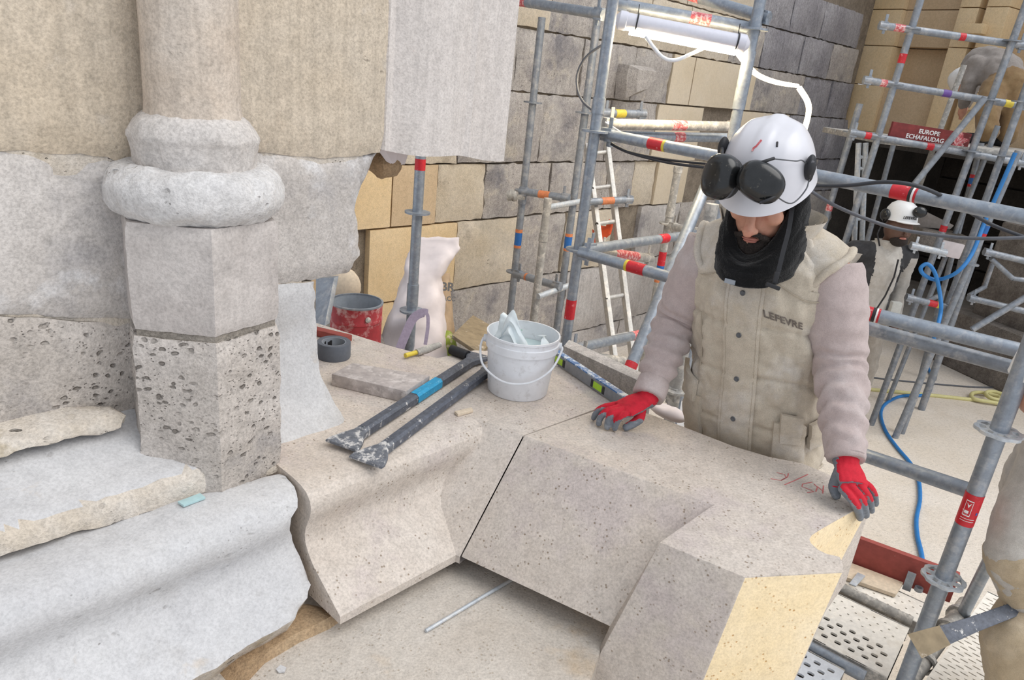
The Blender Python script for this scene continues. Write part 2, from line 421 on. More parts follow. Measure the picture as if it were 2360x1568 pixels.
# ================================================================== STONEWORK
class Fr:
    """vertical working frame: p0 a point in plan, d along the wall, n out of the wall; profile is a list of (out, height)"""
    def __init__(s, p0, d):
        s.p0 = V((p0[0], p0[1])); s.d = V(d).normalized(); s.n = V((s.d.y, -s.d.x))
    def w(s, u, e, z): q = s.p0 + s.d * u + s.n * e; return V((q.x, q.y, z))
def profile_len(prof):
    L = [0.0]
    for a, b in zip(prof, prof[1:]): L.append(L[-1] + math.hypot(b[0] - a[0], b[1] - a[1]))
    return L
def on_profile(prof, L, v):
    i = 0
    while i < len(L) - 2 and v > L[i + 1]: i += 1
    a, b = prof[i], prof[i + 1]; t = (v - L[i]) / (L[i + 1] - L[i])
    dz, de = b[1] - a[1], b[0] - a[0]; q = math.hypot(dz, de)
    return a[0] + de * t, a[1] + dz * t, (-dz / q, de / q)      # normal in (e,z): outward when the profile runs downwards
def ray_profile(px, py, fr, prof, L):
    r = ray(px, py); c = V((0, 0)) - fr.p0
    e0, u0 = fr.n.dot(c), fr.d.dot(c); de, du, dz = fr.n.dot(r.xy), fr.d.dot(r.xy), r.z
    best = None
    for i in range(len(prof) - 1):
        a, b = prof[i], prof[i + 1]
        se, sz = b[0] - a[0], b[1] - a[1]
        det = de * (-sz) - dz * (-se)
        if abs(det) < 1e-9: continue
        t = ((a[0] - e0) * (-sz) - (a[1] - CAMZ) * (-se)) / det
        k = (de * (a[1] - CAMZ) - dz * (a[0] - e0)) / det
        lo = -99 if i == 0 else -1e-6; hi = 99 if i == len(prof) - 2 else 1 + 1e-6
        if t > 0.05 and lo <= k <= hi and (best is None or t < best[0]):
            best = (t, u0 + du * t, L[i] + k * (L[i + 1] - L[i]))
    return best[1], best[2]
def resample(poly, step, jag, seed=0):
    out = []; n = len(poly)
    for i in range(n):
        a, b = V(poly[i]), V(poly[(i + 1) % n]); m = max(1, int((b - a).length / step))
        q = V((-(b - a).y, (b - a).x)).normalized() if (b - a).length > 0 else V((0, 0))
        for k in range(m):
            p = a.lerp(b, k / m)
            if jag: p = p + q * (noise.fractal(V((p.x * 22 + seed, p.y * 22, seed)), 0.7, 2.1, 4) * jag)
            out.append(p)
    return out
def shell(poly, fr, prof, thick=0.12, step=0.03, jag=0.0, bev=0.006, amp=0.002, freq=9.0, seed=0, edge_step=None, extra=None, v_mat=None):
    """stone whose front follows the profile, outline poly in (u, v); closed mesh with rounded, uneven edges"""
    L = profile_len(prof); rs = resample(poly, edge_step or step * 0.6, jag, seed)
    us = [p.x for p in rs]; vs_ = [p.y for p in rs]
    pts = list(rs)
    x = min(us) + step / 2
    def inside(q):
        c = False; j = len(rs) - 1
        for i in range(len(rs)):
            a, b = rs[i], rs[j]
            if (a.y > q.y) != (b.y > q.y) and q.x < (b.x - a.x) * (q.y - a.y) / (b.y - a.y) + a.x: c = not c
            j = i
        return c
    arr = np.array([(p.x, p.y) for p in rs])
    while x < max(us):
        y = min(vs_) + step / 2
        while y < max(vs_):
            q = V((x + random.uniform(-.2, .2) * step, y + random.uniform(-.2, .2) * step))
            if inside(q) and np.min((arr[:, 0] - q.x) ** 2 + (arr[:, 1] - q.y) ** 2) > (step * 0.35) ** 2: pts.append(q)
            y += step
        x += step
    n = len(rs)
    res = geometry.delaunay_2d_cdt(pts, [(i, (i + 1) % n) for i in range(n)], [], 1, 1e-6)
    P2, tri = res[0], [tuple(f) for f in res[2]]
    A = arr; B = np.roll(arr, -1, 0)
    def edge_d(q):
        q = np.array((q.x, q.y)); ab = B - A; t = np.clip(((q - A) * ab).sum(1) / np.maximum((ab * ab).sum(1), 1e-12), 0, 1)
        return float(np.sqrt((((A + ab * t[:, None]) - q) ** 2).sum(1)).min())
    front = []; back = []
    for q in P2:
        e, z, nn = on_profile(prof, L, q.y)
        p = fr.w(q.x, e, z)
        d = edge_d(q) if bev else 1
        off = amp * noise.fractal(p * freq + V((seed, 0, 0)), 0.8, 2.0, 3)
        if bev and d < 2.2 * bev: off -= bev * (1 - d / (2.2 * bev)) ** 2 * (1 + 0.5 * noise.noise(p * 40))
        if extra: off += extra(q.x, q.y, p)
        nv = V((fr.n.x * nn[0], fr.n.y * nn[0], nn[1]))
        front.append(p + nv * off); back.append(p - nv * thick)
    m = MB(); N = len(P2)
    # boundary edges of the triangulation
    cnt = {}
    for f in tri:
        for a, b in ((f[0], f[1]), (f[1], f[2]), (f[2], f[0])):
            cnt[(a, b)] = cnt.get((a, b), 0) + 1
    bnd = [e for e in cnt if (e[1], e[0]) not in cnt]
    m.v = front + back
    m.f = tri + [tuple(i + N for i in reversed(f)) for f in tri] + [(b, a, a + N, b + N) for a, b in bnd]
    m.m = [1 if v_mat and sum(P2[i].y for i in f) / 3 > v_mat else 0 for f in tri] + [0] * len(tri) + [1] * len(bnd)
    return m
def px_poly(pts, fr, prof):
    L = profile_len(prof); out = []
    for x, y in pts:
        if x <= -300: out.append(V((-1.75, ray_profile(0, y, fr, prof, L)[1])))     # runs on beyond the left of the picture
        else: out.append(V(ray_profile(x, y, fr, prof, L)))
    return out

# ---- floor
m = MB()
m.add([(-6, -2, 0), (14, -2, 0), (14, 16, 0), (-6, 16, 0)], [(0, 1, 2, 3)])
m.add([(-6, -2, -.15), (14, -2, -.15), (14, 16, -.15), (-6, 16, -.15)], [(3, 2, 1, 0)])
m.add([(-6, -2, 0), (14, -2, 0), (14, 16, 0), (-6, 16, 0), (-6, -2, -.15), (14, -2, -.15), (14, 16, -.15), (-6, 16, -.15)], [(0, 4, 5, 1), (1, 5, 6, 2), (2, 6, 7, 3), (3, 7, 4, 0)])
tag(m.build('floor', 'floor_screed'), 'pale beige board floor beyond the guard rails', 'floor', kind='structure')

# ---- old wall on the left -----------------------------------------------------
ZT = CAMZ - 0.86                                   # top of the plinth course
W1 = Fr((-0.723, 1.397), (0.635, 0.773))
PV = [(0, 3.2), (0, 1.0)]                          # plain vertical face
wall_left = thing('wall_left', W1.w(0, 0, ZT), 'old weathered limestone wall behind the engaged column', 'wall', kind='structure')
LPV = profile_len(PV)
def wl_stone(pts, mats, seed, prof=PV, **kw):
    m = shell(px_poly(pts, W1, prof), W1, prof, seed=seed, **kw)
    return m.build('stone', mats, wall_left, 50)
def groove(u, v, p):                                # shallow vertical hollow near the far left
    q = (W1.d.dot(p.xy - W1.p0) + 0.36) / 0.035
    return -0.010 * math.exp(-q * q)
wl_stone([(-330, -260), (442, -260), (442, 374), (360, 377), (292, 384), (250, 366), (190, 360), (120, 355), (60, 350), (0, 349), (-330, 352)],
         ['stone_beige_wall', 'stone_dusty'], 1, thick=.25, step=.03, jag=.004, bev=.008, amp=.004, freq=5, extra=groove)
wl_stone([(442, -260), (909, -260), (905, 0), (900, 150), (890, 300), (879, 352), (800, 362), (740, 366), (600, 352), (560, 372), (442, 374)],
         ['stone_beige_wall', 'stone_dusty'], 2, thick=.25, step=.03, jag=.003, bev=.006, amp=.003, freq=5)
def chip(u, v, p):
    q = (p - CHIP).length / 0.028; return -0.02 * math.exp(-q ** 4)
CHIP = PW(158, 372, W1.p0, W1.n)
wl_stone([(-330, 356), (0, 353), (60, 354), (120, 359), (190, 364), (250, 370), (292, 388), (360, 381), (442, 378), (442, 742), (330, 738), (200, 736), (90, 728), (0, 726), (-330, 730)],
         ['stone_dusty', 'mortar_grey'], 3, thick=.25, step=.022, jag=.003, bev=.010, amp=.008, freq=5, extra=chip)
wl_stone([(-330, 737), (0, 733), (90, 736), (200, 744), (330, 747), (442, 750), (442, 1100), (0, 1120), (-330, 1120)],
         ['stone_pitted', 'mortar_grey'], 4, thick=.25, step=.022, jag=.003, bev=.010, amp=.008, freq=6)
wl_stone([(442, 378), (560, 376), (600, 356), (740, 370), (800, 366), (879, 356), (864, 378), (858, 398), (840, 428), (829, 462), (826, 500), (833, 545), (836, 592), (824, 606), (814, 631), (780, 638), (735, 645), (690, 652), (442, 668)],
         ['stone_dusty', 'stone_broken'], 5, thick=.22, step=.022, jag=.006, bev=.012, amp=.007, freq=6)
PF = [(0, 3.2), (0, ZT + .235), (.006, ZT + .19), (.022, ZT + .13), (.05, ZT + .07), (.085, ZT + .025), (.115, ZT + .002)]
wl_stone([(442, 672), (690, 656), (728, 650), (733, 700), (735, 780), (737, 848), (752, 886), (782, 936), (806, 984), (800, 1002), (775, 1030), (722, 1048), (690, 1066), (655, 1084), (640, 1090), (560, 1105), (442, 1110)],
         ['stone_white', 'stone_broken'], 6, PF, thick=.16, step=.02, jag=.006, bev=.008, amp=.006, freq=7)
# core of the wall behind its facing stones
m = MB(); q = [W1.w(-1.75, -.20, ZT + .01), W1.w(.27, -.20, ZT + .01), W1.w(.27, -.6, ZT + .01), W1.w(-1.75, -.6, ZT + .01)]
m.prism(q, (0, 0, 1.6)); m.build('core', 'mortar_grey', wall_left)
um = ray_profile(842, 360, W1, PV, LPV)[0]; um2 = ray_profile(700, 760, W1, PV, LPV)[0]
m = MB(); m.prism([W1.w(-1.75, -.010, ZT + .05), W1.w(um2, -.010, ZT + .05), W1.w(um2, -.14, ZT + .05), W1.w(-1.75, -.14, ZT + .05)], (0, 0, .52)); m.prism([W1.w(-1.75, -.010, ZT + .58), W1.w(um, -.010, ZT + .58), W1.w(um, -.14, ZT + .58), W1.w(-1.75, -.14, ZT + .58)], (0, 0, .1))
m.build('mortar', 'stone_broken', wall_left)

# ---- hanging pilaster right of the wall
pil_prof = []
def pil(u): return u
P_L, P_R = ray_profile(893, 200, W1, PV, LPV)[0], ray_profile(1172, 200, W1, PV, LPV)[0]
ub = lambda f: P_L + (P_R - P_L) * f
plan = [(ub(-.05), -.03), (ub(0), .0), (ub(.05), -.006), (ub(.09), .004), (ub(.14), .020), (ub(.22), .033), (ub(.34), .040), (ub(.46), .036), (ub(.54), .024), (ub(.58), .020), (ub(.62), .026),
        (ub(.645), .012), (ub(.70), .006), (ub(.80), .010), (ub(.93), .012), (ub(1.0), .010), (ub(1.0), -.28), (ub(-.05), -.28)]
zb = [PW(885, 347, W1.p0, W1.n).z, PW(1160, 369, W1.p0, W1.n).z]
lo = []; 
for u, e in plan:
    f = (u - P_L) / (P_R - P_L); lo.append(W1.w(u, e, zb[0] * (1 - f) + zb[1] * f - 0.012 * math.sin(f * 9) * 0.4))
loops = [lo] + [[V((p.x, p.y, lo[i].z + (3.2 - lo[i].z) * k / 6)) for i, p in enumerate(lo)] for k in range(1, 7)]
m = MB().loft(loops)
tag(m.build('stone_pilaster', 'stone_pilaster', None, 25), 'pale tooled stone pilaster with a round moulding, cut off below, hanging beside the old wall', 'pilaster')

# ---- engaged column
CC = V((-0.635, 1.389))
colm = thing('engaged_column', (CC.x, CC.y, ZT), 'old engaged stone column with a double ring base on a faceted pitted plinth', 'column')
ZP = CAMZ - 0.325                                   # top of the plinth
def ringprof(prof, seg, name, mat, amp, freq, sm=60):
    m = MB().lathe(prof, (CC.x, CC.y, 0), seg)
    me = m.mesh(name); me.update(); displace(me, lambda p, n: amp * fbm(p, freq))
    return link(name, me, mat, colm, sm)
sh = [(0.090, ZP + .180), (.0855, ZP + .192), (.0835, ZP + .21)] + [(.0835, ZP + .21 + .06 * i) for i in range(1, 16)]
ringprof(sh, 48, 'shaft', 'stone_shaft', .0012, 14)
ringprof([(.082, ZP + .192), (.090, ZP + .189), (.097, ZP + .184), (.104, ZP + .176), (.110, ZP + .166), (.1145, ZP + .156), (.1155, ZP + .149), (.113, ZP + .144), (.1115, ZP + .136), (.1105, ZP + .126), (.1095, ZP + .116), (.1085, ZP + .106), (.108, ZP + .096), (.109, ZP + .088), (.09, ZP + .08)],
         120, 'upper_ring', 'stone_dusty', .0035, 30)
tor = [(.08, ZP + .105), (.108, ZP + .101)] + [(.112 + .046 * math.sin(a) + 0.004, ZP + .052 + .049 * math.cos(a)) for a in [math.pi * i / 26 for i in range(0, 27)]] + [(.09, ZP + .002)]
ringprof(tor, 150, 'torus', 'stone_torus', .0050, 26)
# hexagonal plinth in two courses with a mortar joint
base_ang = math.atan2(-0.85, 0.527)
def hexa(r, z, zfun=None):
    return [V((CC.x + r * math.cos(base_ang + k * math.pi / 3), CC.y + r * math.sin(base_ang + k * math.pi / 3), z)) for k in range(6)]
def hexblock(z0, z1, r, name, mat, amp, bev=.004):
    m = MB(); nz = 14; nn = 9; loops = []
    for i in range(nz + 1):
        z = z0 + (z1 - z0) * i / nz; h = hexa(r - (bev if i in (0, nz) else 0), z); l = []
        for k in range(6):
            for j in range(nn): l.append(h[k].lerp(h[(k + 1) % 6], j / nn))
        loops.append(l)
    m.loft(loops); me = m.mesh(name); me.update()
    displace(me, lambda p, n: amp * fbm(p, 16) - (0.004 if False else 0))
    return link(name, me, mat, colm, 30)
ZJ = ZP - 0.205
hexblock(ZJ + .006, ZP + .006, .154, 'plinth', 'stone_plinth', .0025)
hexblock(ZJ - .012, ZJ + .010, .148, 'mortar_joint', 'mortar_grey', .003)
hexblock(ZT - .02, ZJ - .006, .157, 'plinth', 'stone_pitted', .006)

# ---- old plinth course with its broken mouldings (left foreground)
dA = (0.66, 0.75)
TA = PZ(655, 1085, ZT)
FA = Fr(TA.xy, dA)
ZTIP = CAMZ - 1.107
prof_new = [(-.02, ZT), (.035, ZT), (.065, ZT - .003), (.088, ZT - .010), (.102, ZT - .024), (.107, ZT - .042), (.104, ZT - .060), (.096, ZT - .078), (.088, ZT - .097), (.083, ZT - .118),
            (.086, ZT - .138), (.097, ZT - .158), (.115, ZT - .178), (.221, ZTIP)]
prof_old = [(-.30, ZT + .0), (.030, ZT - .002), (.062, ZT - .006), (.086, ZT - .016), (.101, ZT - .032), (.106, ZT - .048), (.104, ZT - .066), (.096, ZT - .086), (.087, ZT - .104), (.083, ZT - .124),
            (.088, ZT - .145), (.101, ZT - .165), (.12, ZT - .185), (.221, ZTIP), (.36, ZTIP - .17)]
old_out = [(-420, 1250), (0, 1250), (200, 1200), (400, 1150), (560, 1105), (640, 1085), (656, 1092), (678, 1118), (692, 1150), (690, 1170), (674, 1196), (672, 1222), (676, 1250), (690, 1285), (708, 1318), (719, 1345), (712, 1376), (690, 1398),
           (682, 1425), (640, 1450), (590, 1476), (540, 1505), (500, 1535), (470, 1552), (430, 1575), (400, 1640), (200, 1800), (-420, 1900)]
m = shell(px_poly(old_out, FA, prof_old), FA, prof_old, thick=.10, step=.022, jag=.005, bev=.007, amp=.006, freq=7, seed=21)
om = tag(m.build('moulded_plinth_stone', ['stone_white', 'stone_broken'], None, 50), 'large white weathered moulded plinth stone with a broken right end, bottom left', 'stone')
# sloping ledge stone above it
zl = ZT + .056
prof_led = [(-.10, ZT + .150), (0.0, ZT + .120), (.05, ZT + .100), (.12, ZT + .070), (.175, zl), (.192, zl - .012), (.198, ZT + .006)]
led_out = [(-420, 940), (0, 930), (300, 940), (442, 985), (560, 1072), (648, 1078), (640, 1092), (600, 1100), (512, 1118), (430, 1152), (330, 1188), (250, 1213), (150, 1237), (60, 1262), (0, 1284), (-420, 1286)]
m = shell(px_poly(led_out, W1, prof_led), W1, prof_led, thick=.035, step=.02, jag=.004, bev=.003, amp=.004, freq=8, seed=31, v_mat=profile_len(prof_led)[-3] + .004)
tag(m.build('ledge_stone', ['stone_white', 'stone_broken'], None, 50), 'white sloping ledge stone at the foot of the faceted column plinth', 'stone')
# broken fragment lying on the ledge
fr_out = [(-140, 965), (0, 940), (60, 925), (120, 930), (200, 928), (252, 934), (292, 956), (280, 984), (236, 1000), (190, 1004), (150, 1012), (112, 1021), (80, 1030), (40, 1046), (0, 1060), (-120, 1090), (-150, 1030)]
prof_fr = [(-.02, ZT + .165), (.05, ZT + .150), (.066, ZT + .140), (.086, ZT + .100)]
m = shell(px_poly(fr_out, W1, prof_fr), W1, prof_fr, thick=.03, step=.02, jag=.006, bev=.008, amp=.006, freq=9, seed=41)
tag(m.build('broken_slab', ['stone_broken', 'stone_broken'], None, 50), 'broken grey stone slab fragment lying against the wall at the left edge', 'stone')

# ---- lower course below the new blocks
ZL = CAMZ - 1.165
m = MB()
q = [PZ(380, 1660, ZL), PZ(620, 1380, ZL), PZ(720, 1290, ZL), PZ(860, 1150, ZL), PZ(1100, 1010, ZL), PZ(1480, 1150, ZL), PZ(1398, 1460, ZL), PZ(1352, 1590, ZL), PZ(1300, 1760, ZL), PZ(600, 1760, ZL)]
m.prism(q, (0, 0, -.35))
tag(m.build('lower_course_stone', 'stone_ledge', bevel=.004), 'flat beige lower stone course under the new blocks, bottom centre', 'stone')
m = MB()
band = [(520, 1568), (500, 1545), (590, 1490), (680, 1440), (706, 1392), (740, 1400), (800, 1422), (760, 1450), (690, 1482), (610, 1530), (545, 1600)]
q = [PZ(x, y, ZL) for x, y in band]
c0 = sum(q, V()) / len(q)
top = [p.lerp(c0, .25) + V((0, 0, .022 + .006 * noise.noise(p * 30))) for p in q]
m.loft([q, top]); 
tag(m.build('mortar_bed', 'mortar_brown', None, 60), 'rough brown mortar bed along the broken end of the white plinth stone', 'mortar')

# ---- new block A, moulded, with tools lying on it
J0 = PZ(1206, 1004, ZT); J0b = PZ(1060, 1284, ZTIP); CR = PZ(1123, 974, ZT)
fdir = (PZ(1640, 1160, ZT) - J0).normalized()
pn = fdir.cross(J0b - J0).normalized()              # plane of the sloping faces
JB = PZ(1411, 929, ZT)
m = MB()
endsec = []; startsec = []
for e, z in prof_new:
    p = FA.w(0, e, z); t = (J0 - p).dot(pn) / V((FA.d.x, FA.d.y, 0)).dot(pn)
    startsec.append(p); endsec.append(FA.w(t, e, z))
NB = 24
rows = [[s.lerp(e, k / NB) for s, e in zip(startsec, endsec)] for k in range(NB + 1)]
m.loft(rows, closed=False, caps=False)
# facet beside the joint
e_ = endsec
m.add(e_ + [J0, J0b], [(len(e_), i + 1, i) for i in range(len(e_) - 1)] + [(len(e_), len(e_) + 1, len(e_) - 1)])
back = [(1411, 929), (1362, 893), (1290, 846), (1200, 812), (1092, 808), (1008, 826), (900, 798), (733, 746), (560, 700)]
top = [startsec[0], startsec[1]]
top_poly = [startsec[0]] + [endsec[0]] + [J0] + [PZ(x, y, ZT) for x, y in back] + [FA.w(0, -.30, ZT)]
m.add(top_poly, [tuple(range(len(top_poly)))])
und = [V((p.x, p.y, ZTIP - .02)) for p in top_poly]
n = len(top_poly)
m.add(top_poly[2:] + und[2:], [(i, i + 1, i + 1 + n - 2, i + n - 2) for i in range(n - 3)])
ub_ = [startsec[-1] - V((0, 0, .02)), endsec[-1] - V((0, 0, .02)), J0b - V((0, 0, .02))] + und[2:] 
m.add(ub_, [tuple(range(len(ub_)))])
m.add([startsec[-1], endsec[-1], J0b, startsec[-1] - V((0, 0, .02)), endsec[-1] - V((0, 0, .02)), J0b - V((0, 0, .02))], [(0, 1, 4, 3), (1, 2, 5, 4)])
cap = startsec + [startsec[-1] - V((0, 0, .02)), V((top_poly[-1].x, top_poly[-1].y, ZTIP - .02)), top_poly[-1]]
m.add(cap, [tuple(range(len(cap)))])
me = m.mesh('new_moulded_block')
bm = bmesh.new(); bm.from_mesh(me); bmesh.ops.remove_doubles(bm, verts=bm.verts, dist=.0004); bmesh.ops.recalc_face_normals(bm, faces=bm.faces)
bmesh.ops.triangulate(bm, faces=[f for f in bm.faces if len(f.verts) > 4]); bm.to_mesh(me); bm.free()
blockA = tag(link('new_moulded_block', me, 'stone_new', None, 28), 'new beige limestone block with a rolled moulding, tools and white bucket on it', 'stone block')
# bed of mortar and wedges the block rests on (set back from its edge)
m = MB(); q = [FA.w(.10, .02, ZL), FA.w(.66, .02, ZL), FA.w(.66, -.35, ZL), FA.w(.10, -.3, ZL)]
m.prism(q, (0, 0, ZTIP - .02 - ZL)); tag(m.build('bed_joint', 'mortar_joint'), 'recessed bed joint in the shadow under the moulded block', 'mortar')

# ---- new block B with a projecting corner and golden end and notch faces
R_ = PZ(1645, 1163, ZT); O_ = PZ(1520, 1250, ZT); C1 = PZ(1715, 1330, ZT); C2 = PZ(1945, 1318, ZT)
notch = [(1942, 1296), (1936, 1283), (1905, 1276), (1885, 1266), (1870, 1252), (1866, 1242), (1872, 1232), (1890, 1220), (1925, 1200), (1965, 1178), (2012, 1152)]
bk = [(2016, 1138), (1972, 1122), (1922, 1098), (1850, 1068), (1770, 1052), (1690, 1028), (1600, 993), (1500, 955), (1411, 931)]
gap = V((FA.d.x, FA.d.y, 0)) * .001 + fdir * .0015
top = [J0 + gap, R_, O_, C1, C2] + [PZ(x, y, ZT) for x, y in notch] + [PZ(x, y, ZT) for x, y in bk]
top[-1] = top[-1] + fdir * .0025
zb_ = CAMZ - 1.40; s_ = (ZT - zb_) / 0.255
low = [J0b + gap - V((0, 0, 0)), PZ(1400, 1445, ZTIP) + V((.006, .0, 0)), None, None, None]
low[2] = V((O_.x - .0625 * s_ * 1.0, O_.y + .008 * s_, zb_))
low[3] = V((C1.x - .0335 * s_, C1.y - .008 * s_, zb_))
low[4] = V((C2.x - .032 * s_, C2.y - .008 * s_, zb_))
for k in range(len(notch)):
    p = top[5 + k]; low.append(V((p.x - (.034 + .012 * k / (len(notch) - 1)) * s_, p.y - .006 * s_, zb_)))
for k in range(len(bk)):
    p = top[5 + len(notch) + k]; low.append(V((p.x, p.y, ZTIP - .02)))
NT_ = len(top)
def mid(i, f): return top[i].lerp(low[i], f)
m = MB()
m.add(top, [tuple(range(NT_))], 0)
m.add(low, [tuple(reversed(range(NT_)))], 0)
for i in range(NT_):
    j = (i + 1) % NT_
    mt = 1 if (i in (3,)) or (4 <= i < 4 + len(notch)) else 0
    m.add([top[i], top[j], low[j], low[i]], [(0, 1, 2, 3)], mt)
me = m.mesh('new_corner_block')
bm = bmesh.new(); bm.from_mesh(me); bmesh.ops.remove_doubles(bm, verts=bm.verts, dist=.0003); bmesh.ops.recalc_face_normals(bm, faces=bm.faces)
es = [e for e in bm.edges if len(e.link_faces) == 2 and e.calc_face_angle(0) > 0.45]
bmesh.ops.bevel(bm, geom=es, offset=.003, segments=2, profile=.6, affect='EDGES', clamp_overlap=True)
bmesh.ops.triangulate(bm, faces=[f for f in bm.faces if len(f.verts) > 4]); bm.to_mesh(me); bm.free()
blockB = tag(link('new_corner_block', me, ['stone_new', 'stone_golden'], None, 28), 'large new limestone corner block with golden end faces, the gloved hands resting on it', 'stone block')
# its support
m = MB(); q = [PZ(1150, 1270, ZL), PZ(1300, 1330, ZL), PZ(1480, 1130, ZL), PZ(1330, 1080, ZL)]
m.prism(q, (0, 0, ZTIP - ZL + .0)); tag(m.build('bed_joint', 'mortar_joint'), 'recessed bed joint in the shadow under the corner block', 'mortar')
# chalked mason's mark, thin strokes lying on the block
def stroke(pts, w=.0015):
    mm = MB(); mm.tube([PZ(x, y, ZT) + V((0, 0, .0004)) for x, y in pts], w, 6, True, flat=.25, up=V((0, 0, 1))); return mm
mk = thing('mason_mark', PZ(1830, 1125, ZT), 'faint red chalk mason mark written on the corner block', 'marking')
for pts in ([(1776, 1104), (1800, 1108), (1812, 1102), (1808, 1094), (1790, 1090)], [(1800, 1108), (1815, 1100), (1817, 1092)], [(1808, 1118), (1832, 1108), (1862, 1094)],
            [(1872, 1112), (1850, 1116), (1848, 1122), (1868, 1130), (1876, 1134), (1860, 1136)], [(1876, 1116), (1884, 1124), (1880, 1134)], [(1884, 1122), (1898, 1134)], [(1898, 1120), (1896, 1138)]):
    stroke(pts).build('stroke', 'red_chalk', mk)
# ================================================================== BACKGROUND WALLS
VPD = ray(2900, 354).xy.normalized()
W2 = Fr(PD(1200, 300, 5.2).xy, VPD)
LW2 = profile_len([(0, 6.0), (0, 0.0)]); PW2 = [(0, 6.0), (0, 0.0)]
wall_back = thing('wall_back', W2.w(0, 0, 0), 'coursed ashlar wall behind the scaffold', 'wall', kind='structure')
def uz(px, py): u, v = ray_profile(px, py, W2, PW2, LW2); return u, 6.0 - v
def zc(y): return uz(1200, y)[1]
CY = [-250, -90, 61, 212, 376, 500, 645, 800, 960, 1100]
ZC = [zc(y) for y in CY]; ZC[-1] = 0.0
DUST = 'ashlar_dusty'; GREY, DARK, CREAM, CLEAN, GOLD, GSH = 'ashlar_grey', 'ashlar_dark', 'ashlar_cream', 'ashlar_clean', 'ashlar_gold', 'ashlar_goldshade'
# per course: list of (left joint px, material, extra recess); px read along the course's middle line
courses = [
    [(420, GREY), (640, GREY), (900, CREAM), (1150, GREY), (1400, CREAM), (1600, CREAM), (1760, DARK), (1830, DARK), (1900, DARK), (1985, None)],
    [(450, GREY), (660, GREY), (900, CREAM), (1100, CREAM), (1275, GREY), (1412, CREAM), (1500, CREAM), (1590, CREAM), (1690, GREY), (1762, DARK), (1850, DARK), (1915, GREY), (1972, None)],
    [(420, GREY), (640, GREY), (900, GREY), (1090, GREY), (1193, GREY), (1345, GREY), (1463, GREY), (1546, CLEAN), (1596, CLEAN), (1738, GREY), (1790, GREY), (1850, DARK), (1915, DARK), (1962, None)],
    [(450, GREY), (660, GREY), (900, CREAM), (1060, GREY), (1250, GREY), (1404, GREY), (1508, CLEAN), (1612, 'HOLE'), (1692, CLEAN), (1750, CREAM), (1815, DARK), (1905, DARK), (1955, None)],
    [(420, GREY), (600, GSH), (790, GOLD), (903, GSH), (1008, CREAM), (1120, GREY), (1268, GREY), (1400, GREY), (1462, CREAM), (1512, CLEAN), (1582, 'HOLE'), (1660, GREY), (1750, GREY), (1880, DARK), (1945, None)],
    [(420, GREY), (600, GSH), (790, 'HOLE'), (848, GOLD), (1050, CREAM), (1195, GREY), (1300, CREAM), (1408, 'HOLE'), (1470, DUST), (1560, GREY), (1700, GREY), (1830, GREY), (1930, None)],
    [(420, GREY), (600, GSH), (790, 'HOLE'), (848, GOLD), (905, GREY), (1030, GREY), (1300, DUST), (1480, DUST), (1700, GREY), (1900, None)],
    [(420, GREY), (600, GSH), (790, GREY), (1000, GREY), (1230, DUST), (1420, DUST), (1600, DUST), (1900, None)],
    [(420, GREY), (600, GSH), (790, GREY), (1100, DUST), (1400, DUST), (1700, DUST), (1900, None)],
]
sd = 100
for ci, row in enumerate(courses):
    z1, z0 = ZC[ci], ZC[ci + 1]
    ym = (CY[ci] + CY[ci + 1]) / 2
    def u_at(px):
        zm = (z0 + z1) / 2; lo_, hi_ = -3000, 4000
        for _ in range(40):                               # the pixel row whose height is the course's middle
            my = (lo_ + hi_) / 2
            if uz(px, my)[1] > zm: lo_ = my
            else: hi_ = my
        return uz(px, my)[0]
    for (a, mat), (b, _) in zip(row, row[1:]):
        sd += 1
        u0, u1 = u_at(a), u_at(b); g = .007
        if mat == 'HOLE': continue
        e = random.uniform(-.012, .012) if mat in (GREY, DARK, CREAM, DUST) else random.uniform(0, .008)
        poly = [V((u0 + g, 6 - z1 + g)), V((u1 - g, 6 - z1 + g)), V((u1 - g, 6 - z0 - g)), V((u0 + g, 6 - z0 - g))]
        pr = [(e, 6.0), (e, 0.0)]
        rough_ = mat in (GREY, DARK, CREAM, DUST)
        mm = shell(poly, W2, pr, thick=.10, step=.11, jag=.010 if rough_ else .001, bev=.016 if rough_ else .004, amp=.012 if rough_ else .001, freq=4, seed=sd, edge_step=.05)
        mm.build('stone', [mat, mat], wall_back, 50)
m = MB(); u0, u1 = uz(410, 500)[0], uz(1985, 200)[0]
m.prism([W2.w(u0, -.05, 0), W2.w(u1, -.05, 0), W2.w(u1, -.5, 0), W2.w(u0, -.5, 0)], (0, 0, 4.6)); m.build('core', 'mortar_joint', wall_back)
# projecting broken boss stone
bq = [(1424, 146), (1462, 150), (1482, 154), (1480, 178), (1452, 212), (1415, 226), (1418, 170)]
pts = [W2.w(uz(x, y)[0], .01, uz(x, y)[1]) for x, y in bq]
c0 = sum(pts, V()) / len(pts); nn = V((W2.n.x, W2.n.y, 0))
m = MB().loft([pts, [p.lerp(c0, .04) + nn * .10 for p in pts], [p.lerp(c0, .35) + nn * (.17 + .03 * noise.noise(p * 9)) for p in pts]])
m.build('boss_stone', 'ashlar_grey', wall_back, 20)
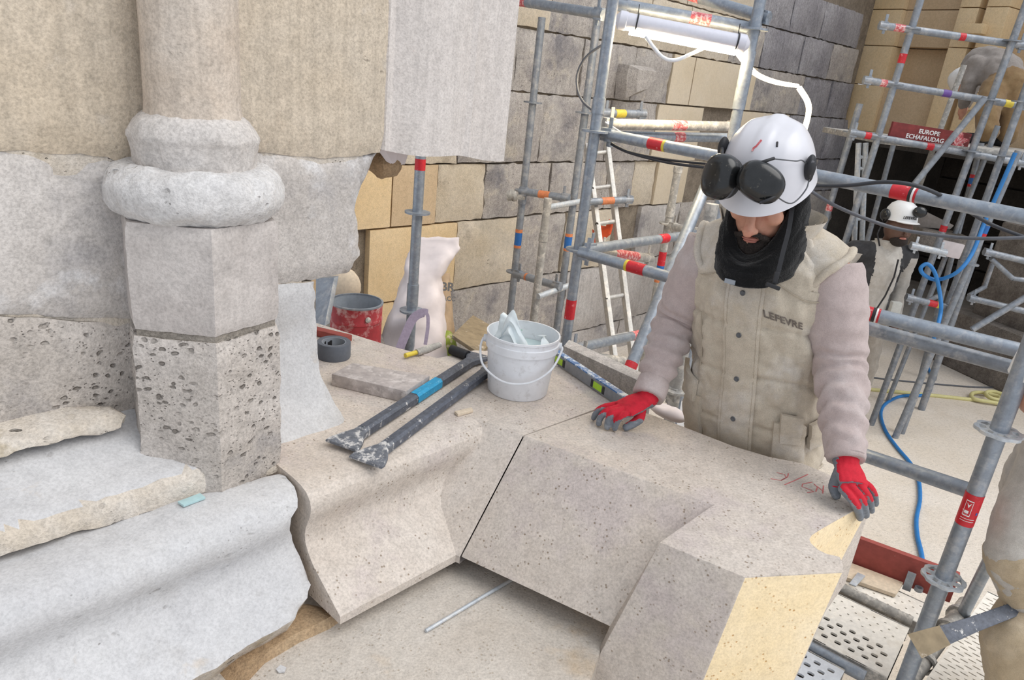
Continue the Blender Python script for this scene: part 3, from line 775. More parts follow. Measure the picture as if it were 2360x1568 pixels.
# ---- golden rebuilt wall on the right, carried over a dark recess
UE = uz(1965, 250)[0]
GP = W2.w(UE, 0, 0)
gd = (PD(2420, 300, 7.4).xy - GP.xy).normalized()
W3 = Fr(GP.xy, gd)
wall_right = thing('wall_right', W3.w(0, 0, 0), 'golden new stone wall with pilaster mouldings above the dark recess', 'wall', kind='structure')
def u3(px, py): 
    q = PW(px, py, W3.p0, W3.n); return W3.d.dot(q.xy - W3.p0), q.z
def gblock(px0, px1, ym, zlo, zhi, e0, e1, mat, name='stone'):
    a, b = u3(px0, ym)[0], u3(px1, ym)[0]
    m = MB(); m.prism([W3.w(a, e0, zlo), W3.w(b, e0, zlo), W3.w(b, e1, zlo), W3.w(a, e1, zlo)], (0, 0, zhi - zlo))
    return m.build(name, mat, wall_right, bevel=.008)
zA, zB, zC_, zD, zE = u3(2010, 305)[1], u3(2010, 196)[1], u3(2010, 105)[1], u3(2030, 22)[1], 5.6
rows_ = [(zA, zB), (zB, zC_), (zC_, zD), (zD, zE)]
for i, (a, b) in enumerate(rows_):
    gblock(1966, 2036, 200, a + .004, b - .004, -.3, .02, GOLD)                      # quoin strip
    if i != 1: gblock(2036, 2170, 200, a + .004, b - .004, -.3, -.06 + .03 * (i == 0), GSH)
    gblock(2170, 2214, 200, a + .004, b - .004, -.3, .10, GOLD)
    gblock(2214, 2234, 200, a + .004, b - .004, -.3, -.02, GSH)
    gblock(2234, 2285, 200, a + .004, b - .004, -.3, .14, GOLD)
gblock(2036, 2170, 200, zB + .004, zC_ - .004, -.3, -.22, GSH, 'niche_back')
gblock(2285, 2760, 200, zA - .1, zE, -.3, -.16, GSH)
for y in (72, 163, 246): # little ledges on the pilaster edge
    a, z = u3(2262, y); m = MB(); m.box(W3.w(a, .16, z), (.26, .18, .10), Matrix.Rotation(math.atan2(gd.y, gd.x), 3, 'Z')); m.build('bracket', GOLD, wall_right, bevel=.01)
m = MB(); m.prism([W3.w(0, -.25, zA), W3.w(6, -.25, zA), W3.w(6, -.6, zA), W3.w(0, -.6, zA)], (0, 0, zE - zA)); m.build('core', 'mortar_joint', wall_right)
# recess: ceiling, back and sides
cave = thing('wall_far', W3.w(1.5, -2.0, 0), 'dark masonry recess under the golden wall', 'wall', kind='structure')
zc_ = zA + .0
m = MB()
ua, ub2 = -.9, 7.0
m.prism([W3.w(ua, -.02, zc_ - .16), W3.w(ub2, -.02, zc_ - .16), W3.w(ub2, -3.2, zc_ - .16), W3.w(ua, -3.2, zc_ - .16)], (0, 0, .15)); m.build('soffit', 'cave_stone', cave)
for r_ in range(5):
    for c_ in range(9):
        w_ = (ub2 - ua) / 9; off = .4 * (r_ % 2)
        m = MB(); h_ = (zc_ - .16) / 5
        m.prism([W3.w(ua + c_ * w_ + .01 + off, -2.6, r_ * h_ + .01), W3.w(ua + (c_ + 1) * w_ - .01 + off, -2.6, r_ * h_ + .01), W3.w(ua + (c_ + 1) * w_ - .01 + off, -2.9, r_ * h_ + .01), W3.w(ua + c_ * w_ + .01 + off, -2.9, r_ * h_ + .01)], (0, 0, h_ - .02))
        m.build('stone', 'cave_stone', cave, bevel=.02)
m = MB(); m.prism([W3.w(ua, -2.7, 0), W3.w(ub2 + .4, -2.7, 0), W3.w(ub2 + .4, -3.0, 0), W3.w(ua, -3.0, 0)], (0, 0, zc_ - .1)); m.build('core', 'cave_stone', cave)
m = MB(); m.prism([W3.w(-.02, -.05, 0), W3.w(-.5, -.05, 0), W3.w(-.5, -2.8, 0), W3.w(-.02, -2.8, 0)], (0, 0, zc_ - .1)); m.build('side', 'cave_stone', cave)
# pale footing block at the right of the recess
q = PD(2350, 600, 7.1)
m = MB(); m.box((q.x + .32, q.y, 1.05), (.9, .6, .95), Matrix.Rotation(.35, 3, 'Z'))
tag(m.build('footing_block', 'rubble', bevel=.02), 'pale concrete footing block in the dark at the right edge', 'stone block')
m = MB(); m.box((q.x + .35, q.y + .05, .29), (1.3, .9, .58), Matrix.Rotation(.35, 3, 'Z'))
tag(m.build('rubble_masonry', 'rubble', bevel=.03), 'rough rubble masonry below the pale footing block', 'stone')
# ================================================================== SCAFFOLD
def proj_y(p):
    q = p - CAM; return 784 - FPX * q.dot(cU) / q.dot(cF)
def zon(xy, py):
    lo_, hi_ = -4.0, 8.0
    for _ in range(50):
        mz = (lo_ + hi_) / 2
        if proj_y(V((xy[0], xy[1], mz))) > py: lo_ = mz
        else: hi_ = mz
    return mz
def text_mesh(txt, height, org, xd, yd, extrude=.0006, bold=.0, spacing=1.0):
    cu = bpy.data.curves.new('t', 'FONT'); cu.body = txt; cu.size = height * 1.37; cu.extrude = extrude; cu.offset = bold; cu.space_character = spacing; cu.resolution_u = 3
    o = bpy.data.objects.new('t', cu); COL.objects.link(o)
    me = bpy.data.meshes.new_from_object(o.evaluated_get(bpy.context.evaluated_depsgraph_get()))
    bpy.data.objects.remove(o); bpy.data.curves.remove(cu)
    xd, yd = V(xd).normalized(), V(yd).normalized(); zd = xd.cross(yd)
    M = Matrix((xd, yd, zd)).transposed().to_4x4(); M.translation = V(org)
    me.transform(M); return me
R48 = .02415
def rosette(c, name, parent, mat, rs=.0245, detail=True):
    m = MB(); t = .009; seg = 24 if detail else 16
    if detail:
        ring = lambda r, z: [V((c.x + r * math.cos(2 * math.pi * k / seg), c.y + r * math.sin(2 * math.pi * k / seg), c.z + z)) for k in range(seg)]
        rw = lambda z: [V((c.x + (.062 if (k % 3) else .057) * math.cos(2 * math.pi * k / seg), c.y + (.062 if (k % 3) else .057) * math.sin(2 * math.pi * k / seg), c.z + z)) for k in range(seg)]
        for ri, ro in ((rs * .98, rs + .008), (.049, None)):
            o0 = ring(ro, 0) if ro else rw(0); o1 = ring(ro, t) if ro else rw(t)
            m.loft([ring(ri, 0), o0, o1, ring(ri, t), ring(ri, 0)], True, False)
        for k in range(8):
            a = math.pi / 4 * k; m.box(c + V((math.cos(a) * .041, math.sin(a) * .041, t / 2)), (.022, .009, t), Matrix.Rotation(a, 3, 'Z'))
    else:
        m.lathe([(rs * .98, 0), (.06, 0), (.06, t), (rs * .98, t)], c, seg)
    return m.build(name, mat, parent)
def sticker(a, b, t0, t1, mat, parent, r=R48, name='sticker'):
    L = (b - a); m = MB(); m.tube([a + L * t0, a + L * t1], r + .0007, 20, False)
    return m.build(name, mat, parent)
def wedge(p, d, parent, mat, s=1.0):
    """wedge head that hooks a ledger onto a rosette"""
    m = MB(); x = d.normalized(); y = V((0, 0, 1)).cross(x).normalized()
    R = Matrix((x, y, V((0, 0, 1)))).transposed()
    m.box(p + x * .028 * s, (.055 * s, .034 * s, .056 * s), R)
    m.box(p + x * .040 * s + V((0, 0, .012)), (.020 * s, .007 * s, .125 * s), R)
    return m.build('wedge_head', mat, parent, bevel=.003)
def rail(a, b, label, mat='galvanised', st=(), heads=(True, True), r=R48, name='scaffold_rail', group=None, cat='scaffold tube', sag=None):
    L = b - a
    o = thing(name, (a + b) / 2 - V((0, 0, r)), label, cat, group or 'ledgers and braces of the scaffold')
    m = MB(); m.tube([a, b], r, 20); m.build('tube', mat, o)
    for t0, t1, mt in st: sticker(a, b, t0, t1, mt, o, r)
    if heads[0]: wedge(a, L, o, mat, r / R48)
    if heads[1]: wedge(b, -L, o, mat, r / R48)
    return o
def post(xy, z0, z1, label, mat='galvanised', ros=(), st=(), sleeves=(), r=R48, name='scaffold_post', tilt=None, foot=False, group=None, detail=False):
    a = V((xy[0], xy[1], z0)); b = V((xy[0], xy[1], z1))
    if tilt: b = b + V((tilt[0], tilt[1], 0))
    o = thing(name, a, label, 'scaffold post', group or 'uprights of the scaffold')
    m = MB(); m.tube([a, b], r, 22); m.build('tube', mat, o)
    ax = lambda z: a.lerp(b, (z - z0) / (z1 - z0))
    for z in ros: rosette(ax(z), 'rosette', o, mat if not detail else 'zinc_light', r, detail)
    for za, zb2, mt in st: sticker(ax(za), ax(zb2), 0, 1, mt, o, r)
    for za, zb2 in sleeves:
        m = MB(); m.tube([ax(za), ax(zb2)], r + .004, 22); m.build('sleeve', mat, o)
    if foot:
        m = MB(); m.box((a.x, a.y, z0 + .005), (.15, .15, .010)); m.build('base_plate', mat, o)
    return o
def vpost(px, py, d, y0, y1, label, st=(), ros=(), sleeves=(), floor=None, **kw):
    """upright through pixel (px, py) at depth d, from picture row y1 (or the floor) up to row y0"""
    p = PD(px, py, d); Z = lambda y: zon(p.xy, y)
    return post(p.xy, floor if floor is not None else Z(y1), Z(y0), label, st=[(Z(a), Z(b), m_) for a, b, m_ in st], ros=[Z(y) for y in ros], sleeves=[(Z(a), Z(b)) for a, b in sleeves], **kw)
def proj_x(p):
    q = p - CAM; return 1180 + FPX * q.dot(cR) / q.dot(cF)
def prail(a, b, label, st=(), **kw):
    A, B = PD(*a), PD(*b)
    def tx(x):                                            # band ends given as picture columns
        if x <= 1.5: return x
        lo_, hi_ = 0., 1.
        for _ in range(40):
            t = (lo_ + hi_) / 2
            if (proj_x(A.lerp(B, t)) < x) == (proj_x(B) > proj_x(A)): lo_ = t
            else: hi_ = t
        return t
    return rail(A, B, label, st=[(tx(p), tx(q), m_) for p, q, m_ in st], **kw)

ZDK_ = 0.6
RED, PALE, BLU, YEL, ORG, PUR = 'sticker_red', 'sticker_pale', 'sticker_blue', 'sticker_yellow', 'sticker_orange', 'sticker_purple'
# ---- guard rails round the worker
vpost(1352, 440, 3.25, -60, 0, 'blue-grey scaffold post left of the worker carrying the lamp', st=[(690, 734, RED)], ros=[305, 578], sleeves=[(225, 262)], floor=0, foot=True)
vpost(1722, 150, 3.2, -60, 0, 'scaffold post behind the white helmet at the right end of the lamp', ros=[70], sleeves=[(118, 252)], floor=0, foot=True)
prail((1388, 308, 3.2), (2420, 512, 2.2), 'long top guard rail running behind the helmet to the right edge', st=[(1497, 1530, RED), (1530, 1536, YEL), (2055, 2096, RED), (2096, 2103, 'black_ink'), (2103, 2108, 'white_ink'), (2108, 2114, RED)])
prail((1338, 582, 3.22), (1645, 668, 2.8), 'middle guard rail running behind the worker from the left post', st=[(1444, 1450, YEL), (1450, 1488, RED)])
prail((1330, 815, 3.3), (1562, 912, 2.95), 'dusty low guard rail behind the spirit level', mat='galvanised_dusty', st=[(1405, 1412, YEL), (1412, 1440, PALE)])
prail((1900, 698, 2.55), (2440, 830, 2.25), 'middle guard rail right of the worker with a red label', st=[(1968, 2010, RED), (2010, 2018, 'black_ink'), (2018, 2022, 'white_ink'), (2022, 2027, RED)])
prail((1900, 730, 2.62), (2440, 876, 2.3), 'darker tube just under the middle guard rail on the right', mat='galvanised_far', st=[(.05, .20, 'galvanised_dusty')], heads=(False, True))
prail((1800, 985, 2.85), (2240, 1133, 2.2), 'lowest guard rail right of the worker, over the blue hose', st=[(1893, 1915, RED)], heads=(False, False))
vpost(1556, 905, 2.97, 470, 0, 'dusty scaffold post behind the forearm on the left with a rosette', ros=[900], floor=0, mat='galvanised_dusty', foot=True)
pr = PD(2228, 1190, 2.12); Zr = lambda y: zon(pr.xy, y)
po = post(pr.xy, 0, Zr(760), 'near scaffold post at the right edge with two holed rosettes', ros=[Zr(1336), Zr(998)], st=[(Zr(1206), Zr(1136), RED)], detail=True, foot=True)
# printed marks on its red sticker: white framed bird emblem, white lines, small blue mark
ax = lambda y: V((pr.x, pr.y, Zr(y)))
tow = (CAM - ax(1170)); tow.z = 0; tow.normalize()
def on_post(ang, y, rr=R48 + .0012):
    q = Matrix.Rotation(ang, 3, 'Z') @ tow; return ax(y) + q * rr
def band(a0, a1, y0, y1, mat, n=6):
    m = MB(); m.grid(lambda u, v: on_post(a0 + (a1 - a0) * u, y0 + (y1 - y0) * v), n, 3); return m.build('print', mat, po, recalc=False)
for a0, a1, y0, y1 in ((-.55, .25, 1149, 1151), (-.55, .25, 1181, 1183), (-.55, -.50, 1149, 1183), (.20, .25, 1149, 1183), (-.6, .9, 1188, 1189), (-.6, .9, 1193, 1194)):
    band(a0, a1, y0, y1, 'white_ink')
m = MB(); m.add([on_post(-.40, 1154), on_post(-.15, 1159), on_post(.12, 1153), on_post(-.12, 1165)], [(0, 1, 2, 3)]); m.build('print', 'white_ink', po, recalc=False)
band(-.42, .02, 1171, 1177, 'white_ink'); band(.85, 1.05, 1172, 1178, BLU)
rail(PD(2292, 1270, 2.55), PZ(2212, 1430, ZDK_ - .06), 'short slanting tube behind the near post at the right', r=.022, heads=(False, False))
# ---- tower of the lamp
prail((1418, 8, 3.22), (1752, 68, 3.18), 'lamp-carrying scaffold tube across the top', st=[(.52, .66, PALE)])
prail((1520, -32, 3.5), (1772, 42, 3.15), 'upper scaffold tube crossing above the lamp tube', st=[(.30, .40, PALE)])
prail((1150, -5, 3.9), (1392, 34, 3.35), 'scaffold tube running out of the top behind the pilaster', st=[(.18, .30, PALE)])
prail((1392, 286, 3.3), (1696, 292, 3.75), 'lamplit scaffold tube left of the helmet', mat='galvanised_dusty', st=[(.47, .58, PALE)])
prail((1398, 314, 3.35), (1696, 318, 3.9), 'scaffold tube just below the lamplit tube', st=[(.47, .55, PALE)])
prail((1385, 261, 4.3), (1486, 263, 4.5), 'short far tube with a yellow band beside the tall post', st=[(.30, .52, YEL)], mat='galvanised_far')
prail((1352, 575, 3.3), (1600, 540, 4.1), 'scaffold tube receding behind the ladder foot towards the helmet', st=[(.62, .70, RED)])
prail((1380, 580, 3.5), (1500, 596, 4.0), 'short tube with a worn red label under the receding tube', st=[(.25, .70, PALE)], mat='galvanised_dusty')
prail((1312, 806, 3.35), (1490, 768, 3.9), 'low scaffold tube behind the blue spirit level', st=[(.78, .90, PALE)])
prail((1325, 818, 3.5), (1446, 834, 3.7), 'short dusty tube beside the red-labelled brace', mat='galvanised_dusty', heads=(True, False))
prail((1650, 372, 3.35), (1440, 878, 3.05), 'diagonal brace slanting down behind the worker on the left', st=[(.925, .99, RED)], heads=(False, False), r=.026)
# ---- far scaffold by the wall
vpost(1218, 330, 4.75, 40, 0, 'thin grey scaffold post nearest the pilaster with a blue band', ros=[238, 441, 628], st=[(528, 536, ORG), (536, 565, BLU), (565, 571, ORG)], sleeves=[(430, 470)], floor=0, mat='galvanised_far', foot=True)
vpost(1330, 400, 4.6, 30, 0, 'dull scaffold post close behind the tall blue-grey post', st=[(538, 545, ORG), (545, 572, BLU), (572, 578, ORG)], ros=[262], floor=0, mat='galvanised_far', foot=True)
vpost(1246, 600, 4.4, 457, 0, 'short whitish tube standing between the two far posts', ros=[757], sleeves=[(540, 556)], floor=0, mat='galvanised_dusty', foot=True)
prail((1198, 440, 4.75), (1312, 458, 4.6), 'far ledger with an orange band at the wall', st=[(.40, .62, ORG)], mat='galvanised_far')
prail((1262, 478, 4.4), (1352, 462, 4.7), 'pale thin tube above the blue-banded posts', mat='zinc_light', r=.018, heads=(False, False))
prail((1186, 630, 4.75), (1292, 662, 4.5), 'lower far ledger behind the whitish tube', mat='galvanised_far', st=[(.26, .30, ORG)])
prail((1240, 684, 4.4), (1312, 658, 4.6), 'small pale tube joining the whitish tube', mat='zinc_light', r=.018, heads=(False, False))
prail((1345, 466, 4.8), (1456, 460, 5.0), 'stub of tube with an orange band passing behind the ladder', mat='galvanised_far', st=[(.35, .60, ORG)])
vpost(1550, 460, 4.6, 388, 0, 'grey threaded jack post standing before the cream block', ros=[517], sleeves=[(470, 500), (384, 398)], st=[(580, 612, RED), (612, 640, BLU), (640, 650, ORG)], floor=0, mat='galvanised_dusty', foot=True)
prail((1545, 522, 4.6), (1640, 540, 4.2), 'ledger hooked on the jack post behind the shoulder', mat='galvanised_dusty')
vpost(958, 560, 3.42, 300, 0, 'prop post with a red top band under the hanging pilaster', ros=[492, 718], st=[(366, 392, RED)], sleeves=[(655, 705)], floor=.93, mat='galvanised', foot=True)
# coupler clamped on the thin post
c = PD(1182, 452, 4.75); m = MB()
for k in range(3): m.lathe([(.020, -.012), (.034, -.012), (.034, .012), (.020, .012), (.020, -.012)], c + V((.014 * k - .02, 0, .008 * (k % 2))), 14, axis=V((1, .3 * k - .3, .2)), caps=False)
m.box(c + V((.05, 0, 0)), (.06, .03, .03))
tag(m.build('swivel_coupler', 'galvanised_dusty'), 'rusty swivel coupler on the thin post near the wall', 'coupler')

# ---- scaffold in the right background
YF = 5.5
def fpost(pts, label, y=YF, st=(), r=R48, ros=(), mat='galvanised_far'):
    a, b = PY(*pts[1], y), PY(*pts[0], y)
    a = a + (a - b) * (max(0, a.z) / max(.05, (b - a).z)) if True else a
    o = thing('scaffold_post', a, label, 'scaffold post', 'uprights of the scaffold'); m = MB(); m.tube([a, b], r, 12); m.build('tube', mat, o)
    L = b - a
    def at(py):
        lo_, hi_ = 0., 1.
        for _ in range(40):
            t = (lo_ + hi_) / 2
            if proj_y(a + L * t) > py: lo_ = t
            else: hi_ = t
        return t
    for y0, y1, mt in st: sticker(a, b, at(y1), at(y0), mt, o, r)
    for yy in ros: rosette(a + L * at(yy), 'rosette', o, mat, r, False)
    return o
def frail(a, b, label, y=YF, y2=None, st=(), r=R48, heads=(True, True), mat='galvanised_far'):
    return rail(PY(*a, y), PY(*b, y2 or y), label, mat=mat, st=st, heads=heads, r=r)
fpost([(2134, -40), (1996, 404)], 'far right scaffold post with a red band in front of the niche', st=[(124, 146, RED)], ros=[68, 196, 316])
fpost([(2376, -20), (2171, 536)], 'far right scaffold post in front of the bending worker', ros=[96, 232, 350], st=[(520, 534, RED)], y=5.45)
fpost([(1982, 239), (1900, 518)], 'short far post left of the white lattice beam', y=5.7, ros=[306], st=[(468, 486, PALE)])
fpost([(2384, 150), (2236, 560)], 'far post right of the bending worker', y=5.35, ros=[236, 360])
fpost([(2262, 330), (2206, 545)], 'thin far post with a blue band under the platform', y=6.1, st=[(402, 410, RED), (410, 424, BLU), (424, 430, RED)], r=.022)
fpost([(2348, 348), (2191, 712)], 'far tube that the blue hose runs down', y=5.25, st=[(520, 538, BLU), (538, 545, RED)], ros=[610])
fpost([(2256, 560), (2191, 748)], 'dark far tube right of the blue loop', y=5.9, r=.03)
fpost([(2222, 150), (2150, 345)], 'thin far tube left of the bending worker', y=6.4, r=.022, mat='galvanised_dusty')
fpost([(2300, 290), (2278, 345)], 'stub of tube on the platform by the bending worker', y=6.0, r=.02)
fpost([(2060, 330), (2022, 470)], 'dim post in the dark recess behind the far helmet', y=7.2)
fpost([(2215, 600), (2192, 700)], 'dim back post beyond the blue loop', y=6.7)
frail((2026, 58), (2366, 106), 'upper far ledger before the golden wall', st=[(.10, .17, PALE), (.54, .58, RED)])
frail((1990, 184), (2366, 246), 'second far ledger with a purple band', st=[(.10, .14, PALE), (.48, .53, PUR), (.86, .91, YEL)])
frail((1957, 305), (2366, 378), 'far ledger carrying the red name board', st=[(.085, .12, RED), (.43, .47, RED)])
frail((2270, 226), (2108, 424), 'far diagonal brace crossing the name board', y=5.38, heads=(False, False), r=.022)
frail((2098, 566), (2180, 584), 'white bar beside the far worker', y=5.3, mat='zinc_light')
frail((2088, 685), (2194, 711), 'low far ledger with a red band under the blue loop', y=5.3, st=[(.48, .66, RED), (.66, .72, YEL)])
frail((2268, 580), (2380, 606), 'ledger at the right edge over the footing block', y=5.4)
frail((2284, 596), (2334, 642), 'slanting bar at the right edge beside the footing block', y=5.42, r=.018, heads=(False, False))
frail((2334, 642), (2380, 648), 'bar running out of the right edge at the footing block', y=5.42, r=.018, heads=(False, False))
frail((2232, 686), (2380, 722), 'low ledger at the right edge', y=5.5)
frail((2240, 760), (2380, 676), 'diagonal tube at the right edge crossing the low ledger', y=5.35, heads=(False, False))
frail((2288, 608), (2270, 660), 'thin upright bar beside the slanting bar', y=5.6, r=.016, heads=(False, False))
frail((2272, 660), (2232, 682), 'thin bar slanting to the low ledger', y=5.6, r=.018, heads=(False, False))
frail((2124, 700), (2168, 680), 'small bar under the blue loop', y=5.5, r=.018, heads=(False, False))
# white lattice ladder beam
lb = thing('lattice_beam', PY(1972, 590, 5.6), 'white aluminium lattice ladder leaning in the far scaffold', 'ladder')
for x0, x1 in ((1979, 1966), (1995, 1984)):
    a, b = PY(x0, 330, 5.6), PY(x1, 620, 5.6); m = MB(); m.tube([a, b], .021, 8); m.build('stile', 'zinc_light', lb)
for y in (362, 388, 440, 505, 560, 600):
    t = (y - 330) / 290; a, b = PY(1979 - 13 * t, y, 5.6), PY(1995 - 11 * t, y + 1, 5.6); m = MB(); m.tube([a, b], .013, 8); m.build('rung', 'zinc_light', lb)
# platform of the bending worker
zp = PY(2150, 348, YF).z + .03
pl = thing('scaffold_platform', (2.6, 6.0, zp), 'plank platform behind the red name board', 'platform')
xa, xb = PY(2030, 330, YF).x, PY(2420, 380, YF).x + .5
for k in range(4):
    m = MB(); m.box(((xa + xb) / 2, YF + .16 + .29 * k, zp), (xb - xa, .27, .045)); m.build('plank', 'galvanised_dusty', pl, bevel=.006)
# red name board with lettering
A_, B_, C_, D_ = [PY(x, y, YF + .03) for x, y in ((2048, 318), (2228, 346), (2236, 309), (2054, 280))]
xd = (B_ - A_).normalized(); yd = (D_ - A_); yd = (yd - xd * yd.dot(xd)).normalized(); zd = xd.cross(yd)
Wd, Hd = (B_ - A_).length, (D_ - A_).length
nb = thing('name_board', (A_ + B_) / 2, 'worn red board lettered EUROPE ECHAFAUDAG on the far scaffold', 'sign')
m = MB(); m.prism([A_, A_ + xd * Wd, A_ + xd * Wd + yd * Hd, A_ + yd * Hd], -zd * .03); m.build('board', 'board_red_far', nb, bevel=.003)
link('lettering', text_mesh('EUROPE', Hd * .27, A_ + xd * Wd * .34 + yd * Hd * .56 + zd * .002, xd, yd, bold=.001), 'white_ink', nb, 0)
link('lettering', text_mesh('ECHAFAUDAG', Hd * .27, A_ + xd * Wd * .20 + yd * Hd * .18 + zd * .002, xd, yd, bold=.001), 'white_ink', nb, 0)
m = MB(); c = A_ + xd * Wd * .87 + yd * Hd * .45 + zd * .002
m.add([c + xd * (.05 * math.cos(a) * (1 + .35 * math.sin(5 * a))) + yd * (.05 * math.sin(a) * (1 + .3 * math.sin(4 * a + 1))) for a in [2 * math.pi * i / 28 for i in range(28)]], [tuple(range(28))]); m.build('worn_emblem', 'sticker_pale', nb)

# ---- perforated deck at the lower right
ZDK = 0.6
d1v = (PZ(2117, 1425, ZDK) - PZ(1935, 1339, ZDK)).normalized()
d2v = V((-d1v.y, d1v.x, 0)); d2v = d2v if d2v.y < 0 else -d2v          # towards the camera
DO = PZ(1925, 1362, ZDK)
def perforated(name, org, ux, uy, length, rows, label, mat, lip=True, cat='scaffold plank'):
    """plank laid along ux; rows = [(depth of strip, pitch, hole half-length, hole half-width, stagger)]"""
    o = thing(name, org + ux * length / 2, label, cat, 'perforated steel planks of the deck')
    m = MB(); y = 0.0
    def quad(x0, x1, y0, y1): m.add([org + ux * x0 + uy * y0, org + ux * x1 + uy * y0, org + ux * x1 + uy * y1, org + ux * x0 + uy * y1], [(0, 1, 2, 3)])
    for dep, pitch, hx, hy, stag in rows:
        if not pitch: quad(0, length, y, y + dep); y += dep; continue
        x = pitch * .5 * stag
        if x: quad(0, x, y, y + dep)
        while x + pitch <= length:
            cx, cy = x + pitch / 2, y + dep / 2
            out = [(x, y), (cx, y), (x + pitch, y), (x + pitch, cy), (x + pitch, y + dep), (cx, y + dep), (x, y + dep), (x, cy)]
            inn = [(cx - hx * .8, cy - hy * .8), (cx, cy - hy), (cx + hx * .8, cy - hy * .8), (cx + hx, cy), (cx + hx * .8, cy + hy * .8), (cx, cy + hy), (cx - hx * .8, cy + hy * .8), (cx - hx, cy)]
            P3 = [org + ux * a + uy * b for a, b in out] + [org + ux * a + uy * b for a, b in inn] + [org + ux * a + uy * b - V((0, 0, .008)) for a, b in inn]
            m.add(P3, [(i, (i + 1) % 8, 8 + (i + 1) % 8, 8 + i) for i in range(8)] + [(8 + i, 8 + (i + 1) % 8, 16 + (i + 1) % 8, 16 + i) for i in range(8)])
            x += pitch
        quad(x, length, y, y + dep); y += dep
    m.build('plate', mat, o, 0, recalc=False)
    if lip:
        for yy in (0, y):
            mm = MB(); mm.prism([org + uy * (yy - .004), org + ux * length + uy * (yy - .004), org + ux * length + uy * (yy + .004), org + uy * (yy + .004)], (0, 0, -.06)); mm.build('side_rail', 'galvanised_dusty', o)
        mm = MB(); mm.prism([org + uy * .01 - V((0, 0, .075)), org + ux * length + uy * .01 - V((0, 0, .075)), org + ux * length + uy * (y - .01) - V((0, 0, .075)), org + uy * (y - .01) - V((0, 0, .075))], (0, 0, .004)); mm.build('hole_shade_sheet', 'hole_dark', o)  # added dark sheet below the plate; its colour paints shade into the holes
    return o, y
small = (.030, .040, .0045, .0035, 0); small2 = (.030, .040, .0045, .0035, 1)
big = (.034, .047, .0125, .0095, 0); big2 = (.034, .047, .0125, .0095, 1)
st_ = DO - d1v * .42
LPK = .42 + (PZ(2108, 1430, ZDK) - DO).length - .01
o_, wA = perforated('scaffold_plank', st_ + d2v * .012, d1v, d2v, LPK, [(.022, 0, 0, 0, 0), small, small2, small, small2, (.028, 0, 0, 0, 0), big, big2, big, big2, (.03, 0, 0, 0, 0)], 'dusty perforated steel plank with oblong holes beside the golden block', 'deck_cream')
o_, wB = perforated('scaffold_plank', st_ + d2v * (.012 + wA + .075), d1v, d2v, LPK - .12, [(.02, 0, 0, 0, 0), big, big2, big, big2, big], 'perforated steel plank at the bottom edge below the round tube', 'deck_bluish')
rail(st_ + d2v * (wA + .05) + V((0, 0, -.012)), st_ + d1v * (LPK - .06) + d2v * (wA + .05) + V((0, 0, -.012)), 'tube lying between the two perforated planks', heads=(False, False), r=.022)
o_, wC = perforated('scaffold_plank', st_ - d2v * .20, d1v, d2v, LPK + .06, [(.02, 0, 0, 0, 0), small, small2, small, small2, (.01, 0, 0, 0, 0)], 'narrow perforated plank next to the red toe board', 'deck_cream')
rail(st_ - d2v * .022 + V((0, 0, .012)), st_ + d1v * LPK - d2v * .022 + V((0, 0, .012)), 'dusty tube along the back of the perforated deck', mat='galvanised_dusty', heads=(False, False), r=.018)
# second bay: slotted planks beyond the near post
e1 = (PZ(2246, 1407, ZDK) - PZ(2135, 1565, ZDK)).normalized(); e2 = V((e1.y, -e1.x, 0))
slot = (.024, .040, .014, .0035, 0); slot2 = (.024, .040, .014, .0035, 1)
o_, w_ = perforated('scaffold_plank', PZ(2135, 1565, ZDK) - e1 * .35, e2, e1, .46, [(.02, 0, 0, 0, 0)] + [slot, slot2] * 22 + [(.02, 0, 0, 0, 0)], 'slotted cream steel plank under the crouching worker at the right edge', 'deck_cream')
rail(PZ(2095, 1568, ZDK - .03) - e1 * .3, PZ(2226, 1392, ZDK - .03), 'dusty transom tube between the two decks with clamp rings', mat='galvanised_dusty', heads=(False, False), r=.030)
for t, (x, y) in enumerate(((2208, 1420), (2183, 1452), (2130, 1528))):
    p = PZ(x, y, ZDK - .03); m = MB(); m.lathe([(.031, -.010), (.043, -.010), (.043, .010), (.031, .010), (.031, -.010)], p, 18, axis=e1, caps=False)
    tag(m.build('clamp_ring', 'galvanised_dusty'), ('white clamp ring on the transom nearest the rosette', 'middle white clamp ring on the dusty transom', 'clamp ring on the transom at the bottom edge')[t], 'clamp')
# red toe board with bracket, pale offcut and clip
ta, tb = PZ(1950, 1299, ZDK), PZ(2150, 1376, ZDK)
tdir = (tb - ta).normalized(); tn = V((tdir.y, -tdir.x, 0))
tboard = thing('toe_board', (ta + tb) / 2, 'dark red toe board standing along the back of the deck', 'board')
m = MB(); a, b = ta - tdir * .4, tb + tdir * .06
m.prism([a, b, b - tn * .028, a - tn * .028], (0, 0, .135)); m.build('board', 'board_red', tboard, bevel=.004)
m = MB(); c = PZ(2092, 1350, ZDK + .02) + tn * .0; m.box(c + V((0, 0, .02)), (.030, .008, .085), Matrix.Rotation(math.atan2(tdir.y, tdir.x), 3, 'Z')); m.build('bracket', 'galvanised', tboard)
m = MB(); c = PZ(2116, 1362, ZDK + .01); m.lathe([(.010, 0), (.016, 0), (.016, .016), (.010, .016), (.010, 0)], c, 14, caps=False); m.build('ring_clip', 'galvanised', tboard)
m = MB(); q = [PZ(x, y, ZDK + .004) for x, y in ((1948, 1300), (2080, 1350), (2062, 1378), (1936, 1334))]
m.prism(q, (0, 0, .016)); tag(m.build('pale_offcut', 'wood_chip', bevel=.003), 'pale pinkish board offcut lying on the deck by the toe board', 'board')
m = MB(); q = [PZ(x, y, ZDK + .024) for x, y in ((1976, 1322), (1994, 1330), (1972, 1354), (1956, 1348))]
